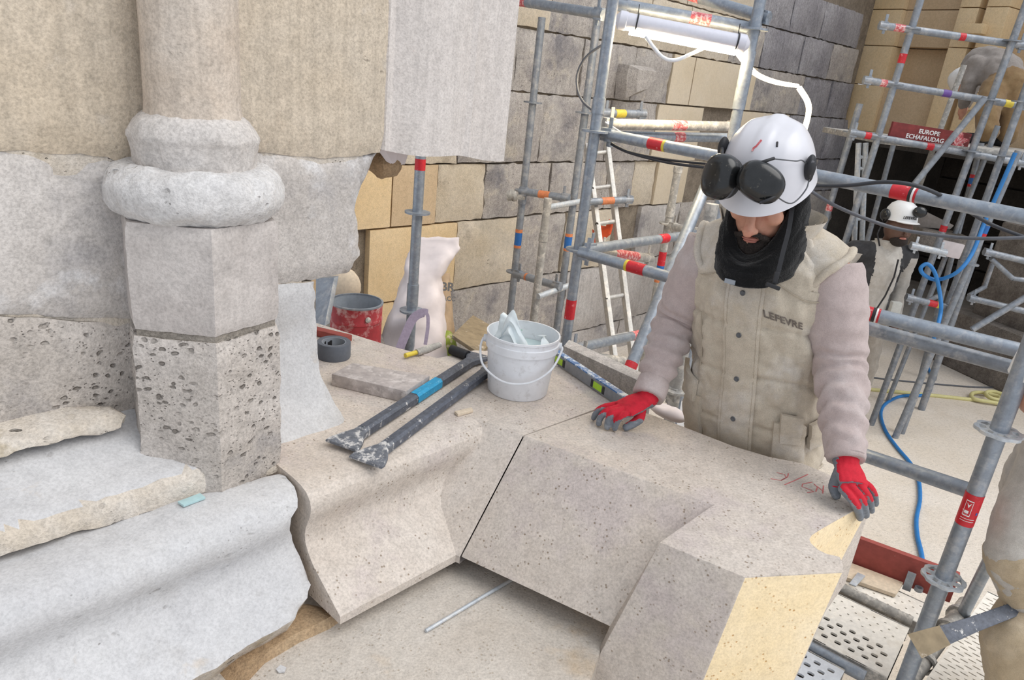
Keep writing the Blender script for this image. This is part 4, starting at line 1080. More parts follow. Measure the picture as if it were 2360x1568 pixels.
m.prism(q, (0, 0, .006)); tag(m.build('metal_clip', 'zinc_light', bevel=.002), 'small flat zinc clip on the pale offcut', 'clip')
# worker's deck behind the blocks (hidden by them, carries his weight)
m = MB(); a = V((-.1, 2.55, ZDK)); 
wd = thing('work_deck', (.6, 2.2, ZDK), 'plank deck the bearded worker stands on behind the blocks', 'platform')
back_dir = V((.88, -.47, 0)); bn = V((.47, .88, 0))
for k in range(2):
    m = MB(); p = V((.20, 2.02, ZDK - .05)) + bn * (.30 * k) + back_dir * 0.06
    m.prism([p, p + back_dir * .72, p + back_dir * .72 + bn * .28, p + bn * .28], (0, 0, .05)); m.build('plank', 'galvanised_dusty', wd, bevel=.004)
# ================================================================== PROPS
UP = V((0, 0, 1))
def curve_pts(pts, n=8):
    """Catmull-Rom through the points"""
    P_ = [V(p) for p in pts]; out = []
    for i in range(len(P_) - 1):
        p0, p1, p2, p3 = P_[max(i - 1, 0)], P_[i], P_[i + 1], P_[min(i + 2, len(P_) - 1)]
        for k in range(n):
            t = k / n
            out.append(.5 * ((2 * p1) + (p2 - p0) * t + (2 * p0 - 5 * p1 + 4 * p2 - p3) * t * t + (3 * p1 - p0 - 3 * p2 + p3) * t ** 3))
    out.append(P_[-1]); return out
def cable(pts, r, name, mat, label, cat='cable', n=8, seg=8):
    m = MB(); m.tube(curve_pts(pts, n), r, seg); return tag(m.build(name, mat, None, 60), label, cat)

# ---- two steel boaster bars
def bar(a, b, wa, wb, label, mat, rs, st=None, flare=(.075, .07)):
    ax = (b - a).normalized(); L = (b - a).length; side = UP.cross(ax).normalized(); nrm = ax.cross(side)
    o = thing('steel_bar', (a + b) / 2 - V((0, 0, rs)), label, 'chisel')
    def sec(t, w, h):
        c = a + ax * t; k = min(w, h) * .42
        q = [(w, h - k), (w - k, h), (-w + k, h), (-w, h - k), (-w, -h + k), (-w + k, -h), (w - k, -h), (w, -h + k)]
        return [c + side * x + nrm * y for x, y in q]
    m = MB(); m.loft([sec(flare[0] * .98, rs, rs), sec(L * .5, rs, rs), sec(L - flare[1] * .98, rs, rs)]); m.build('shaft', mat, o, 30)
    m = MB(); m.loft([sec(0, wa, .003), sec(.012, wa * 1.0, .005), sec(flare[0] * .5, wa * .72, .008), sec(flare[0] * .78, rs * 1.15, .012), sec(flare[0] * 1.1, rs * 1.02, rs * 1.0)]); m.build('blade', 'iron_dusty' if mat == 'iron_dark' and wa > .034 else mat, o, 35)
    m = MB(); m.loft([sec(L, wb, .003), sec(L - .012, wb, .005), sec(L - flare[1] * .5, wb * .75, .008), sec(L - flare[1] * .8, rs * 1.15, .012), sec(L - flare[1] * 1.1, rs * 1.02, rs)]); m.build('blade', mat, o, 35)
    if st:
        m = MB(); m.loft([sec(L * st[0], rs + .0008, rs + .0008), sec(L * st[1], rs + .0008, rs + .0008)], True, False); m.build('sticker', 'label_blue', o, 30)
    return o
zb1 = ZT + .0165
bar(PZ(786, 1028, zb1), PZ(1108, 818, zb1),   .044, .040, 'dark steel chisel bar with a bright blue label lying nearer the board', 'iron_dark', .0150, (.44, .62), (.085, .085))
bar(PZ(842, 1066, ZT + .010), PZ(1128, 852, ZT + .022), .044, .024, 'plain dusty steel chisel bar lying nearest the moulding edge', 'iron_dark', .0145, None, (.085, .05))

# ---- board, tape, chips
zt = ZT + .036
q = [PZ(x, y, zt) for x, y in ((764, 862), (936, 902), (991, 866), (812, 836))]
m = MB(); m.prism(q, (0, 0, -.0355)); bd = tag(m.build('wooden_board', 'wood_grey', bevel=.003), 'short thick grey wooden board beside the tape roll', 'board')
c = PZ(770, 832, ZT); c = PZ(769, 822, ZT)
tp = thing('tape_roll', c, 'roll of grey duct tape standing on the block at the broken wall', 'tape')
m = MB(); m.lathe([(.036, .002), (.049, .0005), (.050, .003), (.050, .047), (.049, .0495), (.036, .049), (.036, .002)], c, 48, caps=False); m.build('tape', 'tape_grey', tp, 35)
m = MB(); m.lathe([(.0335, .001), (.0362, .001), (.0362, .0485), (.0335, .0485), (.0335, .001)], c, 40, caps=False); m.build('core', 'tape_core', tp, 35)
for a in (2.0, 2.6, 3.3):
    m = MB(); m.grid(lambda u, v: c + V((.0333 * math.cos(a + u * .42), .0333 * math.sin(a + u * .42), .018 + .022 * v * (1 if u < .5 else .8))), 3, 1); m.build('print', 'black_ink', tp, recalc=False)
m = MB(); m.prism([PZ(x, y, ZT + .001) for x, y in ((1047, 954), (1055, 961), (1090, 951), (1086, 945))], (0, 0, .008))
tag(m.build('wood_chip', 'wood_chip', bevel=.001), 'small pale wood chip lying in front of the white bucket', 'chip')
L_ = profile_len(prof_old)
def on_old(x, y, off=.004):
    u, v = ray_profile(x, y, FA, prof_old, L_); e, z, nn = on_profile(prof_old, L_, v); return FA.w(u, e + nn[0] * off, z + nn[1] * off)
q = [on_old(*p, .007) for p in ((410, 1168), (424, 1177), (474, 1158), (462, 1148))]
m = MB(); m.prism(q, (0, 0, .005)); tag(m.build('glass_shard', 'glass_green', bevel=.0008), 'thin pale green glass shard on the white plinth stone', 'glass')
m = MB(); q = [PZ(x, y, ZL) + V((0, 0, .002)) for x, y in ((636, 1547), (646, 1537), (660, 1543), (656, 1553), (642, 1554))]
m.prism(q, (0, 0, .003)); tag(m.build('stone_chip', 'stone_white'), 'tiny white stone chip on the lower course at the bottom', 'chip')
a, b = PZ(1170, 1342, ZL + .005), PZ(981, 1455, ZL + .005)
m = MB(); m.tube([a + (a - b) * .1, b], .0045, 12); tag(m.build('steel_rod', 'zinc_light'), 'thin straight steel rod lying in the shadow of the corner block', 'rod')

# ---- white bucket
bc = PZ(1192, 898, ZT)
bk_ = thing('white_bucket', bc, 'white plastic bucket with a crumpled bag inside standing on the block', 'bucket')
m = MB(); H_ = .178
m.lathe([(.06, .0005), (.084, .0005), (.087, .004), (.0985, H_ - .045), (.1035, H_ - .043), (.1045, H_ - .022), (.1015, H_ - .020), (.1015, H_ - .008), (.1045, H_ - .006), (.1045, H_), (.1005, H_), (.0985, H_ - .05), (.094, H_ - .065), (.02, H_ - .065)], bc, 64)
m.build('body', 'plastic_white', bk_, 40)
m = MB(); m.lathe([(.001, H_ - .052), (.097, H_ - .052)], bc, 40, caps=False); m.build('contents', 'water_milky', bk_)
tw = (CAM - bc); tw.z = 0; tw.normalize(); sx = UP.cross(tw)            # sx to the right seen from the camera
hz = V((0, 0, H_ - .030))
hp = [bc + hz + sx * (-.112) - tw * .0, bc + hz + sx * (-.116) + tw * .03 - UP * .02, bc + hz + sx * (-.10) + tw * .075 - UP * .055, bc + hz + sx * (-.04) + tw * .108 - UP * .082, bc + hz + sx * .03 + tw * .112 - UP * .075, bc + hz + sx * .085 + tw * .085 - UP * .042, bc + hz + sx * .112 + tw * .02 - UP * .005, bc + hz + sx * .108]
m = MB(); m.tube(curve_pts(hp, 8), .0032, 8); m.build('handle', 'plastic_handle', bk_)
for s_ in (-1, 1):
    m = MB(); m.lathe([(.011, -.004), (.011, .005), (.006, .006)], bc + hz + sx * s_ * .106, 12, axis=sx * s_); m.build('handle_lug', 'plastic_handle', bk_)
# crumpled bag
def bagf(u, v):
    a = -2.6 + u * 3.4; r = .092 - .035 * v
    p = bc + V((0, 0, H_ - .045 + .02 * v)) + sx * (r * math.cos(a)) + tw * (r * math.sin(a) * -.9)
    h = .085 * math.exp(-((u - .12) / .13) ** 2) * v ** .7 + .018 * v * math.sin(9 * u)
    return p + UP * h + sx * .02 * noise.noise(V((u * 5, v * 5, 1))) + tw * .015 * noise.noise(V((u * 6, v * 6, 7)))
m = MB(); m.grid(bagf, 40, 14)
bg_ = tag(m.build('plastic_bag', 'bag_film', None, 60, recalc=False), 'crumpled clear plastic bag sticking out of the white bucket', 'bag')
def bagp(x0, x1, z0, z1, dz):
    return bc + sx * x0 + tw * x1 + UP * (H_ + dz)
tipc = PD(1163, 722, 2.02)
pk = [bc + UP * (H_ - .05) - sx * .085 + tw * .03, bc + UP * (H_ - .05) - sx * .02 + tw * .06, bc + UP * (H_ - .05) + sx * .035 + tw * .02, bc + UP * (H_ - .05) - sx * .05 - tw * .04]
top_ = [tipc - sx * .012, tipc + sx * .006 + tw * .004 - UP * .004, tipc + sx * .020 - UP * .012, tipc - sx * .004 - tw * .012]
mid_ = [p.lerp(t, .45) + V((.008 * noise.noise(p * 60), .006, 0)) for p, t in zip(pk, top_)]
m = MB(); m.loft([pk, mid_, top_]); me = voxel(m, .004, 3); displace(me, lambda p, n: .003 * fbm(p, 45))
link('peak', me, 'bag_film', bg_, 180)
m = MB(); m.box(PD(1196, 764, 2.03), (.012, .004, .016), Matrix.Rotation(.4, 3, 'Y')); m.build('print', 'bag_green', bg_)

# ---- ledge, red tin, leaning sheet and sacks in the opening
zl2 = 1.19
m = MB(); q = [V((-1.2, 2.45, 0)), V((-.50, 2.55, 0)), V((-.55, 3.0, 0)), V((-.75, 3.6, 0)), V((-1.2, 3.55, 0))]
m.prism(q, (0, 0, zl2)); tag(m.build('rubble_ledge', 'rubble', bevel=.01), 'rough stone ledge in the wall opening carrying the red tin', 'ledge')
zl3 = .93
m = MB(); q = [V((-.48, 2.70, 0)), V((.25, 2.70, 0)), V((.25, 3.86, 0)), V((-.50, 3.64, 0))]
m.prism(q, (0, 0, zl3)); tag(m.build('rubble_ledge', 'rubble', bevel=.01), 'lower rough stone ledge in the wall opening carrying the sacks', 'ledge')
tc = PD(822, 694, 2.85); tr = .102
tin = thing('red_tin', (tc.x, tc.y, zl2), 'battered red paint tin standing open in the wall opening', 'tin')
h_ = tc.z
m = MB(); m.lathe([(.09, zl2 + .001), (tr * .97, zl2 + .001), (tr * .985, zl2 + .01), (tr * .985, h_ - .075), (tr * 1.01, h_ - .072), (tr * 1.01, h_ - .064), (tr * .985, h_ - .06), (tr, h_ - .006), (tr * .975, h_ - .006), (tr * .965, h_ - .07), (tr * .96, zl2 + .006), (.01, zl2 + .006)], (tc.x, tc.y, 0), 48); m.build('body', 'paint_red', tin, 40)
m = MB(); m.lathe([(tr * .945, h_ - .16), (tr * .955, h_ - .005)], (tc.x, tc.y, 0), 40, caps=False); m.build('lining', 'tin_inside', tin)
m = MB(); m.lathe([(tr * .95, h_ - .006), (tr * 1.02, h_ - .006), (tr * 1.025, h_), (tr * .95, h_ + .001), (tr * .95, h_ - .006)], (tc.x, tc.y, 0), 48, caps=False); m.build('rim', 'galvanised', tin)
q = (CAM - tc); q.z = 0; q.normalize(); q = Matrix.Rotation(.45, 3, 'Z') @ q
m = MB(); m.lathe([(.011, 0), (.011, .004), (.004, .007)], V((tc.x, tc.y, h_ - .045)) + q * tr, 14, axis=q); m.build('handle_boss', 'galvanised_dusty', tin)
q = [PD(728, 642, 2.75), PD(770, 640, 2.7), PD(748, 752, 2.55), PD(726, 756, 2.6)]
m = MB(); m.prism(q, (.01, .03, 0)); tag(m.build('leaning_sheet', 'galvanised_far', bevel=.002), 'grey metal sheet leaning behind the broken wall edge', 'sheet')
m = MB(); m.ball(PZ(788, 658, zl2 + .095), (.10, .05, .10)); tag(m.build('round_dish', 'wood_chip', None, 180), 'round tan dish half hidden above the red tin', 'dish')
a, b = PZ(722, 762, ZT + .012), PZ(806, 782, ZT + .012)
m = MB(); m.box((a + b) / 2, ((b - a).length, .03, .022), Matrix.Rotation(math.atan2((b - a).y, (b - a).x), 3, 'Z')); tag(m.build('red_channel', 'board_red', bevel=.003), 'red painted metal bar lying above the tape roll', 'bar')
# white sack: stacked sections read from its outline
def sack(rows_px, d, dz_back, name, mat, label, base_z, amp=.008):
    loops = []
    for (y, x0, x1, th) in rows_px:
        a, b = PD(x0, y, d), PD(x1, y, d); c_ = (a + b) / 2; hx = (b - a) / 2; dv = V((hx.y, -hx.x, 0)).normalized()
        if dv.y > 0: dv = -dv
        loops.append([V((q_.x, q_.y, max(q_.z, base_z + .003))) for q_ in [c_ + hx * math.copysign(abs(math.cos(t)) ** .75, math.cos(t)) + dv * math.copysign(abs(math.sin(t)) ** .75, math.sin(t)) * th for t in [2 * math.pi * k / 28 for k in range(28)]]])
    m = MB()
    L2 = []
    for i in range(len(loops) - 1):
        for k in range(5): L2.append([p.lerp(r, k / 5) for p, r in zip(loops[i], loops[i + 1])])
    L2.append(loops[-1]); m.loft(L2); me = m.mesh(name); me.update()
    displace(me, lambda p, n: amp * (fbm(p * 1.0, 9, 3) + .8 * (abs(noise.noise(V((p.x * 14 + p.z * 9, p.y * 14, p.z * 5)))) - .25)))
    o = thing(name, (sum(loops[0], V()) / 28).xy.to_3d() + V((0, 0, base_z)), label, 'sack'); link('body', me, mat, o, 70); return o
sk = sack([(880, 868, 1034, .12), (800, 874, 1030, .13), (740, 890, 1028, .12), (690, 912, 1020, .10), (640, 928, 1018, .085), (600, 934, 1040, .06), (572, 942, 1060, .03), (548, 962, 1058, .008)], 3.72, 0, 'white_sack', 'sack_white', 'tall white woven sack behind the prop post', zl3, .016)
# strap over the sack
sp = [PD(x, y, d) for x, y, d in ((918, 812, 3.30), (935, 770, 3.30), (952, 735, 3.30), (972, 722, 3.30), (985, 726, 3.30), (986, 755, 3.30), (980, 795, 3.30))]
m = MB(); cp = curve_pts(sp, 6)
vw = (CAM - cp[0]).normalized()
l0 = []; l1 = []
for i, p in enumerate(cp):
    t = (cp[min(i + 1, len(cp) - 1)] - cp[max(i - 1, 0)]).normalized(); s_ = t.cross(vw).normalized(); w_ = .020 if i < len(cp) * .6 else .008
    l0.append(p + s_ * w_); l1.append(p - s_ * w_)
m.loft([l0, l1, [p - vw * .003 for p in l1], [p - vw * .003 for p in l0]], False, False); 
tag(m.build('mauve_strap', 'strap_mauve', None, 60), 'mauve webbing strap hanging over the white sack', 'strap')
s2 = sack([(880, 1000, 1050, .10), (790, 1004, 1048, .10), (740, 1008, 1046, .10), (690, 1006, 1040, .09), (650, 1008, 1038, .07), (632, 1010, 1036, .02)], 3.9, 0, 'printed_sack', 'sack_brown', 'brown printed sack with a green foot beside the white sack', zl3, .006)
m = MB(); a = PD(1028, 805, 3.78); m.ball(a, (.058, .05, .10)); me = m.mesh('x'); me.update(); displace(me, lambda p, n: .006 * fbm(p, 20)); link('green_foot', me, 'sack_green', s2, 180)
vx = (PD(1040, 670, 3.79) - PD(1008, 668, 3.79)); vy = PD(1010, 640, 3.79) - PD(1008, 668, 3.79)
link('lettering', text_mesh('IBR', .045, PD(1008, 669, 3.78), vx, vy, bold=.002), 'sack_ink', s2, 0)
link('lettering', text_mesh('MACC', .024, PD(1008, 692, 3.78), vx, vy, bold=.001), 'sack_ink', s2, 0)
m = MB(); m.tube([PZ(934, 820, ZT + .012), PZ(962, 812, ZT + .012)], .0075, 10); o = thing('brush', PZ(975, 797, ZT), 'dusty brush handle with a yellow tip lying before the white sack', 'brush'); m.build('tip', YEL, o)
m = MB(); m.tube([PZ(960, 813, ZT + .012), PZ(986, 805, ZT + .013), PZ(1014, 795, ZT + .012)], [.011, .013, .009], 10); m.build('handle', 'galvanised_dusty', o)
q = [PD(1042, 772, 3.5), PD(1090, 726, 3.9), PD(1152, 762, 3.8), PD(1108, 816, 3.4)]
m = MB(); m.prism(q, (0, 0, -.02)); tag(m.build('tan_board', 'plywood_tan', bevel=.003), 'dirty tan board lying behind the chisel bar ends', 'board')
m = MB(); m.tube([PZ(1040, 806, ZT + .016), PZ(1078, 820, ZT + .016)], .016, 10); tag(m.build('black_pipe', 'rubber_black'), 'short black pipe end below the tan board', 'pipe')
q = [PD(874, 350, 1.86), PD(884, 340, 1.86), (PD(920, 345, 1.9)), PD(908, 382, 1.9), PD(890, 372, 1.88)]
m = MB(); m.prism(q, (.02, .05, 0)); tag(m.build('pink_rag', 'sack_white', None, 0), 'pale pink rag stuffed under the hanging pilaster', 'rag')
m = MB(); m.ball(PD(884, 366, 1.93), (.05, .06, .045)); me = m.mesh('x'); me.update(); displace(me, lambda p, n: .02 * fbm(p, 14)); tag(link('broken_brick', me, 'mortar_brown', None, 20), 'broken brown rubble stone in the gap under the pilaster', 'stone')

# ---- spirit level along the back edge
a, b = PZ(1276, 818, ZT + .02), PZ(1462, 942, ZT + .02)
ld = (b - a).normalized(); ls = UP.cross(ld).normalized(); Rl = Matrix((ld, ls, UP)).transposed()
lv = thing('spirit_level', (a + b) / 2 - V((0, 0, .02)), 'blue and grey spirit level lying behind the left glove', 'level')
Ln = (b - a).length
m = MB(); m.box((a + b) / 2, (Ln, .024, .034), Rl); m.build('body', 'level_steel', lv, bevel=.002)
m = MB(); m.box((a + b) / 2 + UP * .0185, (Ln, .021, .004), Rl); m.build('top_face', 'level_blue', lv)
for t in (.12, .62):
    m = MB(); p = a.lerp(b, t); m.box(p - ls * .0, (.040, .027, .020), Rl); m.build('vial', 'vial_green', lv)
    for s_ in (-1, 1):
        m = MB(); m.box(p + ld * s_ * .028, (.010, .026, .024), Rl); m.build('vial_frame', 'rubber_black', lv)
a, b = PZ(1300, 812, ZT + .01) + V((.0, .06, 0)), PZ(1480, 900, ZT + .01) + V((.03, .04, 0))
m = MB(); m.prism([a, b, b + UP * .004 + V((.02, .06, 0)), a + UP * .004 + V((.02, .06, 0))], (.02, .05, -.25)); tag(m.build('dusty_slab', 'ashlar_dusty', bevel=.004), 'dusty grey slab edge just beyond the spirit level', 'slab')
m = MB(); m.tube([PD(1320, 820, 2.7), PD(1400, 850, 2.62), PD(1476, 902, 2.5)], .011, 10); tag(m.build('white_conduit', 'plastic_white'), 'white dusty conduit behind the spirit level', 'pipe')
# white odds and ends by the worker's hip
m = MB(); m.ball(PD(1543, 952, 2.35), (.07, .035, .02), R=Matrix.Rotation(-.6, 3, 'Z')); me = m.mesh('x'); me.update(); displace(me, lambda p, n: .006 * fbm(p, 25)); tag(link('dusty_rag', me, 'sack_white', None, 180), 'dusty white rag lump between the left glove and the vest', 'rag')
m = MB(); m.prism([PD(x, y, 2.93) for x, y in ((1570, 928), (1585, 934), (1578, 984), (1560, 980))], (.005, .02, 0)); tag(m.build('paper_strip', 'white_ink'), 'white paper strip beside the vest hem', 'paper')

# ---- ladder and orange rag
def lad(x, y, d): return PD(x, y, d)
ladder = thing('aluminium_ladder', lad(1430, 840, 4.7), 'narrow aluminium ladder leaning against the wall behind the tall post', 'ladder')
La, Lb, Ra, Rb_ = lad(1352, 335, 5.05), lad(1425, 900, 4.55), lad(1398, 330, 5.15), lad(1466, 890, 4.65)
for p, q in ((La, Lb), (Ra, Rb_)):
    dd = (q - p).normalized(); R3 = Matrix((dd, UP.cross(dd).normalized(), dd.cross(UP.cross(dd).normalized()))).transposed()
    m = MB(); m.box((p + q) / 2, ((q - p).length, .030, .055), R3); m.build('stile', 'aluminium', ladder, bevel=.003)
for k in range(7):
    t = .04 + k * .152; p, q = La.lerp(Lb, t), Ra.lerp(Rb_, t); m = MB(); m.tube([p, q], .015, 10); m.build('rung', 'aluminium', ladder)
    m = MB(); m.lathe([(.011, 0), (.011, .0015)], p + (CAM - p).normalized() * .032, 12, axis=(CAM - p)); m.build('rung_end', 'hole_dark', ladder)
rg = [(1365, 528), (1376, 545), (1385, 520), (1400, 522), (1404, 505), (1414, 515), (1408, 540), (1396, 550), (1392, 566), (1378, 560), (1366, 564)]
m = MB(); q = [PD(x, y, 5.05) for x, y in rg]; c0 = sum(q, V()) / len(q)
m.loft([q, [p.lerp(c0, .25) + V((-.01, -.04, .005)) for p in q]]); tag(m.build('orange_rag', 'rag_orange', None, 30), 'bright orange rag hanging behind the ladder', 'rag')

# ---- work lamp with its leads
a, b = PD(1428, 46, 3.13), PD(1716, 102, 3.10)
lx = (b - a).normalized()
lamp = thing('work_lamp', (a + b) / 2, 'long white tube work lamp glowing under the top scaffold tube', 'lamp')
m = MB(); m.tube([a + lx * .02, b - lx * .02], .036, 24); m.build('housing', 'lamp_body', lamp, 40)
m = MB(); m.tube([a + lx * .05 - UP * .024, b - lx * .03 - UP * .024], .027, 20); m.build('diffuser', 'lamp_glow', lamp, 40)
for p, s_ in ((a, 1), (b, -1)):
    m = MB(); m.lathe([(.014, -.02), (.024, -.012), (.039, 0), (.039, .03), (.034, .034)], p, 24, axis=lx * s_); m.build('end_cap', 'lamp_body', lamp, 40)
for p in (a + lx * .075, b - lx * .035):
    m = MB(); m.lathe([(.0375, -.003), (.040, -.003), (.040, .003), (.0375, .003), (.0375, -.003)], p, 24, axis=lx, caps=False)
    m.tube([p + UP * .038, p + UP * .075], .002, 6); m.build('strap', 'rubber_black', lamp)
cable([PD(1488, 84, 3.1), PD(1508, 112, 3.1), PD(1530, 134, 3.1), PD(1556, 139, 3.1), PD(1590, 126, 3.1), PD(1632, 106, 3.12)], .008, 'white_lead', 'plastic_white', 'white cable loop hanging below the lamp')
cable([PD(1690, 106, 3.14), PD(1716, 142, 3.3), PD(1745, 172, 3.6), PD(1790, 190, 4.2), PD(1838, 198, 5.0)], .013, 'rope_light', 'rope_glow', 'glowing rope light running from the lamp towards the wall', 'light')
cable([PD(1842, 203, 5.05), PD(1860, 232, 5.1), PD(1864, 256, 5.1), PD(1856, 292, 5.05), PD(1846, 318, 5.0)], .020, 'rope_light', 'rope_glow', 'glowing rope light dropping behind the helmet', 'light')
cable([PD(1397, 98, 3.24), PD(1352, 130, 3.3), PD(1331, 170, 3.35), PD(1332, 208, 3.35), PD(1345, 236, 3.3), PD(1374, 260, 3.23)], .006, 'black_lead', 'cable_grey', 'dark cable bowing out left of the tall post')
for k, (y0, y1, y2) in enumerate(((342, 372, 378), (344, 379, 388))):
    cable([PD(1405, y0 - 14, 3.22), PD(1450, y0 + 8, 3.18), PD(1540, y1 - 4, 3.1), PD(1640, y2, 3.0)], .006, 'black_lead', 'cable_black', ('upper dark cable slung under the top guard rail', 'lower dark cable slung under the top guard rail')[k])
cable([PD(1395, 282, 3.25), PD(1420, 298, 3.22), PD(1442, 312, 3.2)], .004, 'thin_lead', 'plastic_handle', 'thin pale cable at the rosette left of the helmet')
cable([PD(1862, 436, 2.6), PD(1920, 472, 2.6), PD(2000, 506, 2.6), PD(2080, 530, 2.6), (PD(2200, 547, 2.55)), PD(2290, 550, 2.5), PD(2400, 546, 2.45)], .0065, 'black_lead', 'cable_grey', 'grey cable sagging across the far worker')
cable([PD(1862, 428, 2.5), PD(1950, 428, 2.42), PD(2030, 420, 2.36), PD(2092, 424, 2.32), PD(2150, 442, 2.34), PD(2210, 474, 2.45), PD(2290, 520, 2.5), PD(2400, 560, 2.45)], .0065, 'black_lead', 'cable_black', 'black cable wound over the top guard rail')

# ---- hoses on the floor
fl = lambda x, y, z=.013: PZ(x, y, z)
cable([PY(2340, 352, 5.16), PY(2306, 430, 5.16), PY(2272, 506, 5.15), PY(2240, 585, 5.05), PY(2205, 628, 5.0), PY(2160, 645, 5.1), PY(2130, 634, 5.1), PY(2122, 618, 5.1), PY(2138, 609, 5.1), PY(2154, 628, 5.08), PY(2165, 670, 5.05), PY(2168, 720, 5.0), PY(2150, 790, 5.1)] +
      [fl(2146, 812), fl(2138, 842), fl(2148, 872), fl(2142, 905), fl(2120, 912), fl(2075, 914), fl(2040, 932), fl(2030, 956), fl(2040, 992), fl(2066, 1030), fl(2098, 1068), fl(2116, 1104), fl(2120, 1150), fl(2112, 1196), fl(2114, 1236), fl(2124, 1280), fl(2128, 1330)], .014, 'blue_hose', 'hose_blue', 'bright blue air hose looping down the scaffold and over the floor', 'hose', n=6)
cable([fl(1950, 886), fl(2000, 897), fl(2080, 905), fl(2180, 915), fl(2270, 925), fl(2330, 932), fl(2400, 940)], .018, 'yellow_hose', 'hose_yellow', 'pale yellow hose lying straight across the floor', 'hose')
cp = [fl(2330, 935, .02), fl(2290, 928, .03), fl(2246, 920, .03), fl(2240, 908, .03), fl(2262, 905, .03), fl(2300, 914, .035), fl(2302, 922, .04), fl(2280, 916, .05), fl(2272, 906, .05), fl(2290, 903, .05), fl(2330, 915, .05), fl(2380, 925, .04)]
cable(cp, .018, 'yellow_hose', 'hose_yellow', 'coiled end of the pale yellow hose by the near post', 'hose')
cable([fl(1960, 864, .008), fl(2040, 874, .008), fl(2150, 885, .008), fl(2260, 893, .008), fl(2320, 890, .008), fl(2400, 882, .008)], .008, 'black_lead', 'cable_grey', 'thin dark cable lying on the floor beyond the yellow hose')
# wrapped bundle behind the far worker
q = PY(2150, 545, 6.0)
wb = thing('wrapped_bundle', (q.x, q.y, q.z - .3), 'grey speckled stone bundle with pale cloth behind the far worker', 'bundle')
a, b = PY(2090, 540, 6.0), PY(2222, 568, 6.0); dd = (b - a).normalized(); R3 = Matrix((dd, V((-dd.y, dd.x, 0)).normalized(), dd.cross(V((-dd.y, dd.x, 0)).normalized()))).transposed()
m = MB(); m.box((a + b) / 2, ((b - a).length, .4, .17), R3); m.build('slab', 'rubble', wb, bevel=.01)
m = MB(); m.prism([PY(x, y, 5.95) for x, y in ((2095, 522), (2190, 530), (2200, 520), (2135, 488), (2100, 482))], (0, .3, 0)); m.build('cloth', 'jacket_far', wb, bevel=.01)
m = MB(); m.box((PY(2190, 575, 5.78)), (.18, .04, .12), R3); m.build('wrap', 'sack_white', wb, bevel=.008)
# ================================================================== PEOPLE
def caps(m, pts, rs, seg=12):
    """rounded limb: tube with ball ends and joints"""
    m.tube(curve_pts(pts, 4) if len(pts) > 2 else pts, np.interp(np.linspace(0, 1, (len(pts) - 1) * 4 + 1), np.linspace(0, 1, len(pts)), rs).tolist() if len(pts) > 2 else list(rs), seg)
    for p, r in zip(pts, rs): m.ball(p, r * .99, seg, 8)
    return m
def vnoise(p, f, s=0): return noise.noise(V(p) * f + V((s, s * .7, -s)))

# ------------------------------------------------------------------ the bearded worker
worker = thing('person', (.72, 1.93, ZDK), 'bearded worker in white helmet, beige padded vest and red gloves leaning on the corner block', 'person')
bf = V((-.574, -.819, 0)); br = V((.819, -.574, 0))
VS = [  # height, centre, half width, half depth
    (1.44, (.722, 1.888), .182, .128), (1.455, (.722, 1.888), .190, .136), (1.50, (.718, 1.887), .190, .143), (1.57, (.708, 1.884), .190, .150), (1.65, (.696, 1.878), .187, .149), (1.74, (.680, 1.873), .184, .142),
    (1.83, (.662, 1.868), .188, .138), (1.91, (.648, 1.864), .194, .134), (1.97, (.640, 1.862), .196, .126), (2.02, (.634, 1.858), .186, .112), (2.055, (.628, 1.852), .158, .098), (2.085, (.618, 1.843), .122, .086), (2.100, (.612, 1.836), .105, .080)]
def vsec(z):
    z = min(max(z, VS[0][0]), VS[-1][0])
    for a, b in zip(VS, VS[1:]):
        if z <= b[0]:
            t = (z - a[0]) / (b[0] - a[0]); return [a[1][0] + (b[1][0] - a[1][0]) * t, a[1][1] + (b[1][1] - a[1][1]) * t, a[2] + (b[2] - a[2]) * t, a[3] + (b[3] - a[3]) * t]
def vs_base(th, z, off=0.0):
    cx, cy, hw, hd = vsec(z); n_ = .84
    s, c = math.sin(th), math.cos(th)
    x = math.copysign(abs(s) ** n_, s) * (hw + off); y = math.copysign(abs(c) ** n_, c) * (hd + off)
    drop = 0
    if z > 1.98 and z < 2.09: drop = -.018 * abs(s) ** 3                   # sloping shoulders
    return V((cx, cy, z + drop)) + br * x + bf * y
def wrinkle(th, z):
    w = .010 * noise.fractal(V((th * 2.2, z * 9, 3)), .8, 2, 4)
    w += .013 * (abs(noise.noise(V((th * 3.1 + z * 6, z * 13 - th * 1.5, 9)))) - .3) * (1 if z < 1.96 else .5)
    for zs in (1.585, 1.725, 1.86):                                        # quilting seams
        w -= .008 * math.exp(-((z - zs - .010 * math.sin(3 * th)) / .006) ** 2)
    w += .004 * math.sin(z * 70 + 4 * noise.noise(V((th * 1.5, z * 3, 2)))) * math.exp(-((abs(th) - 1.35) / .35) ** 2)   # folds at the sides
    return w
def vs(th, z, off=0.0): return vs_base(th, z, off + wrinkle(th, z))
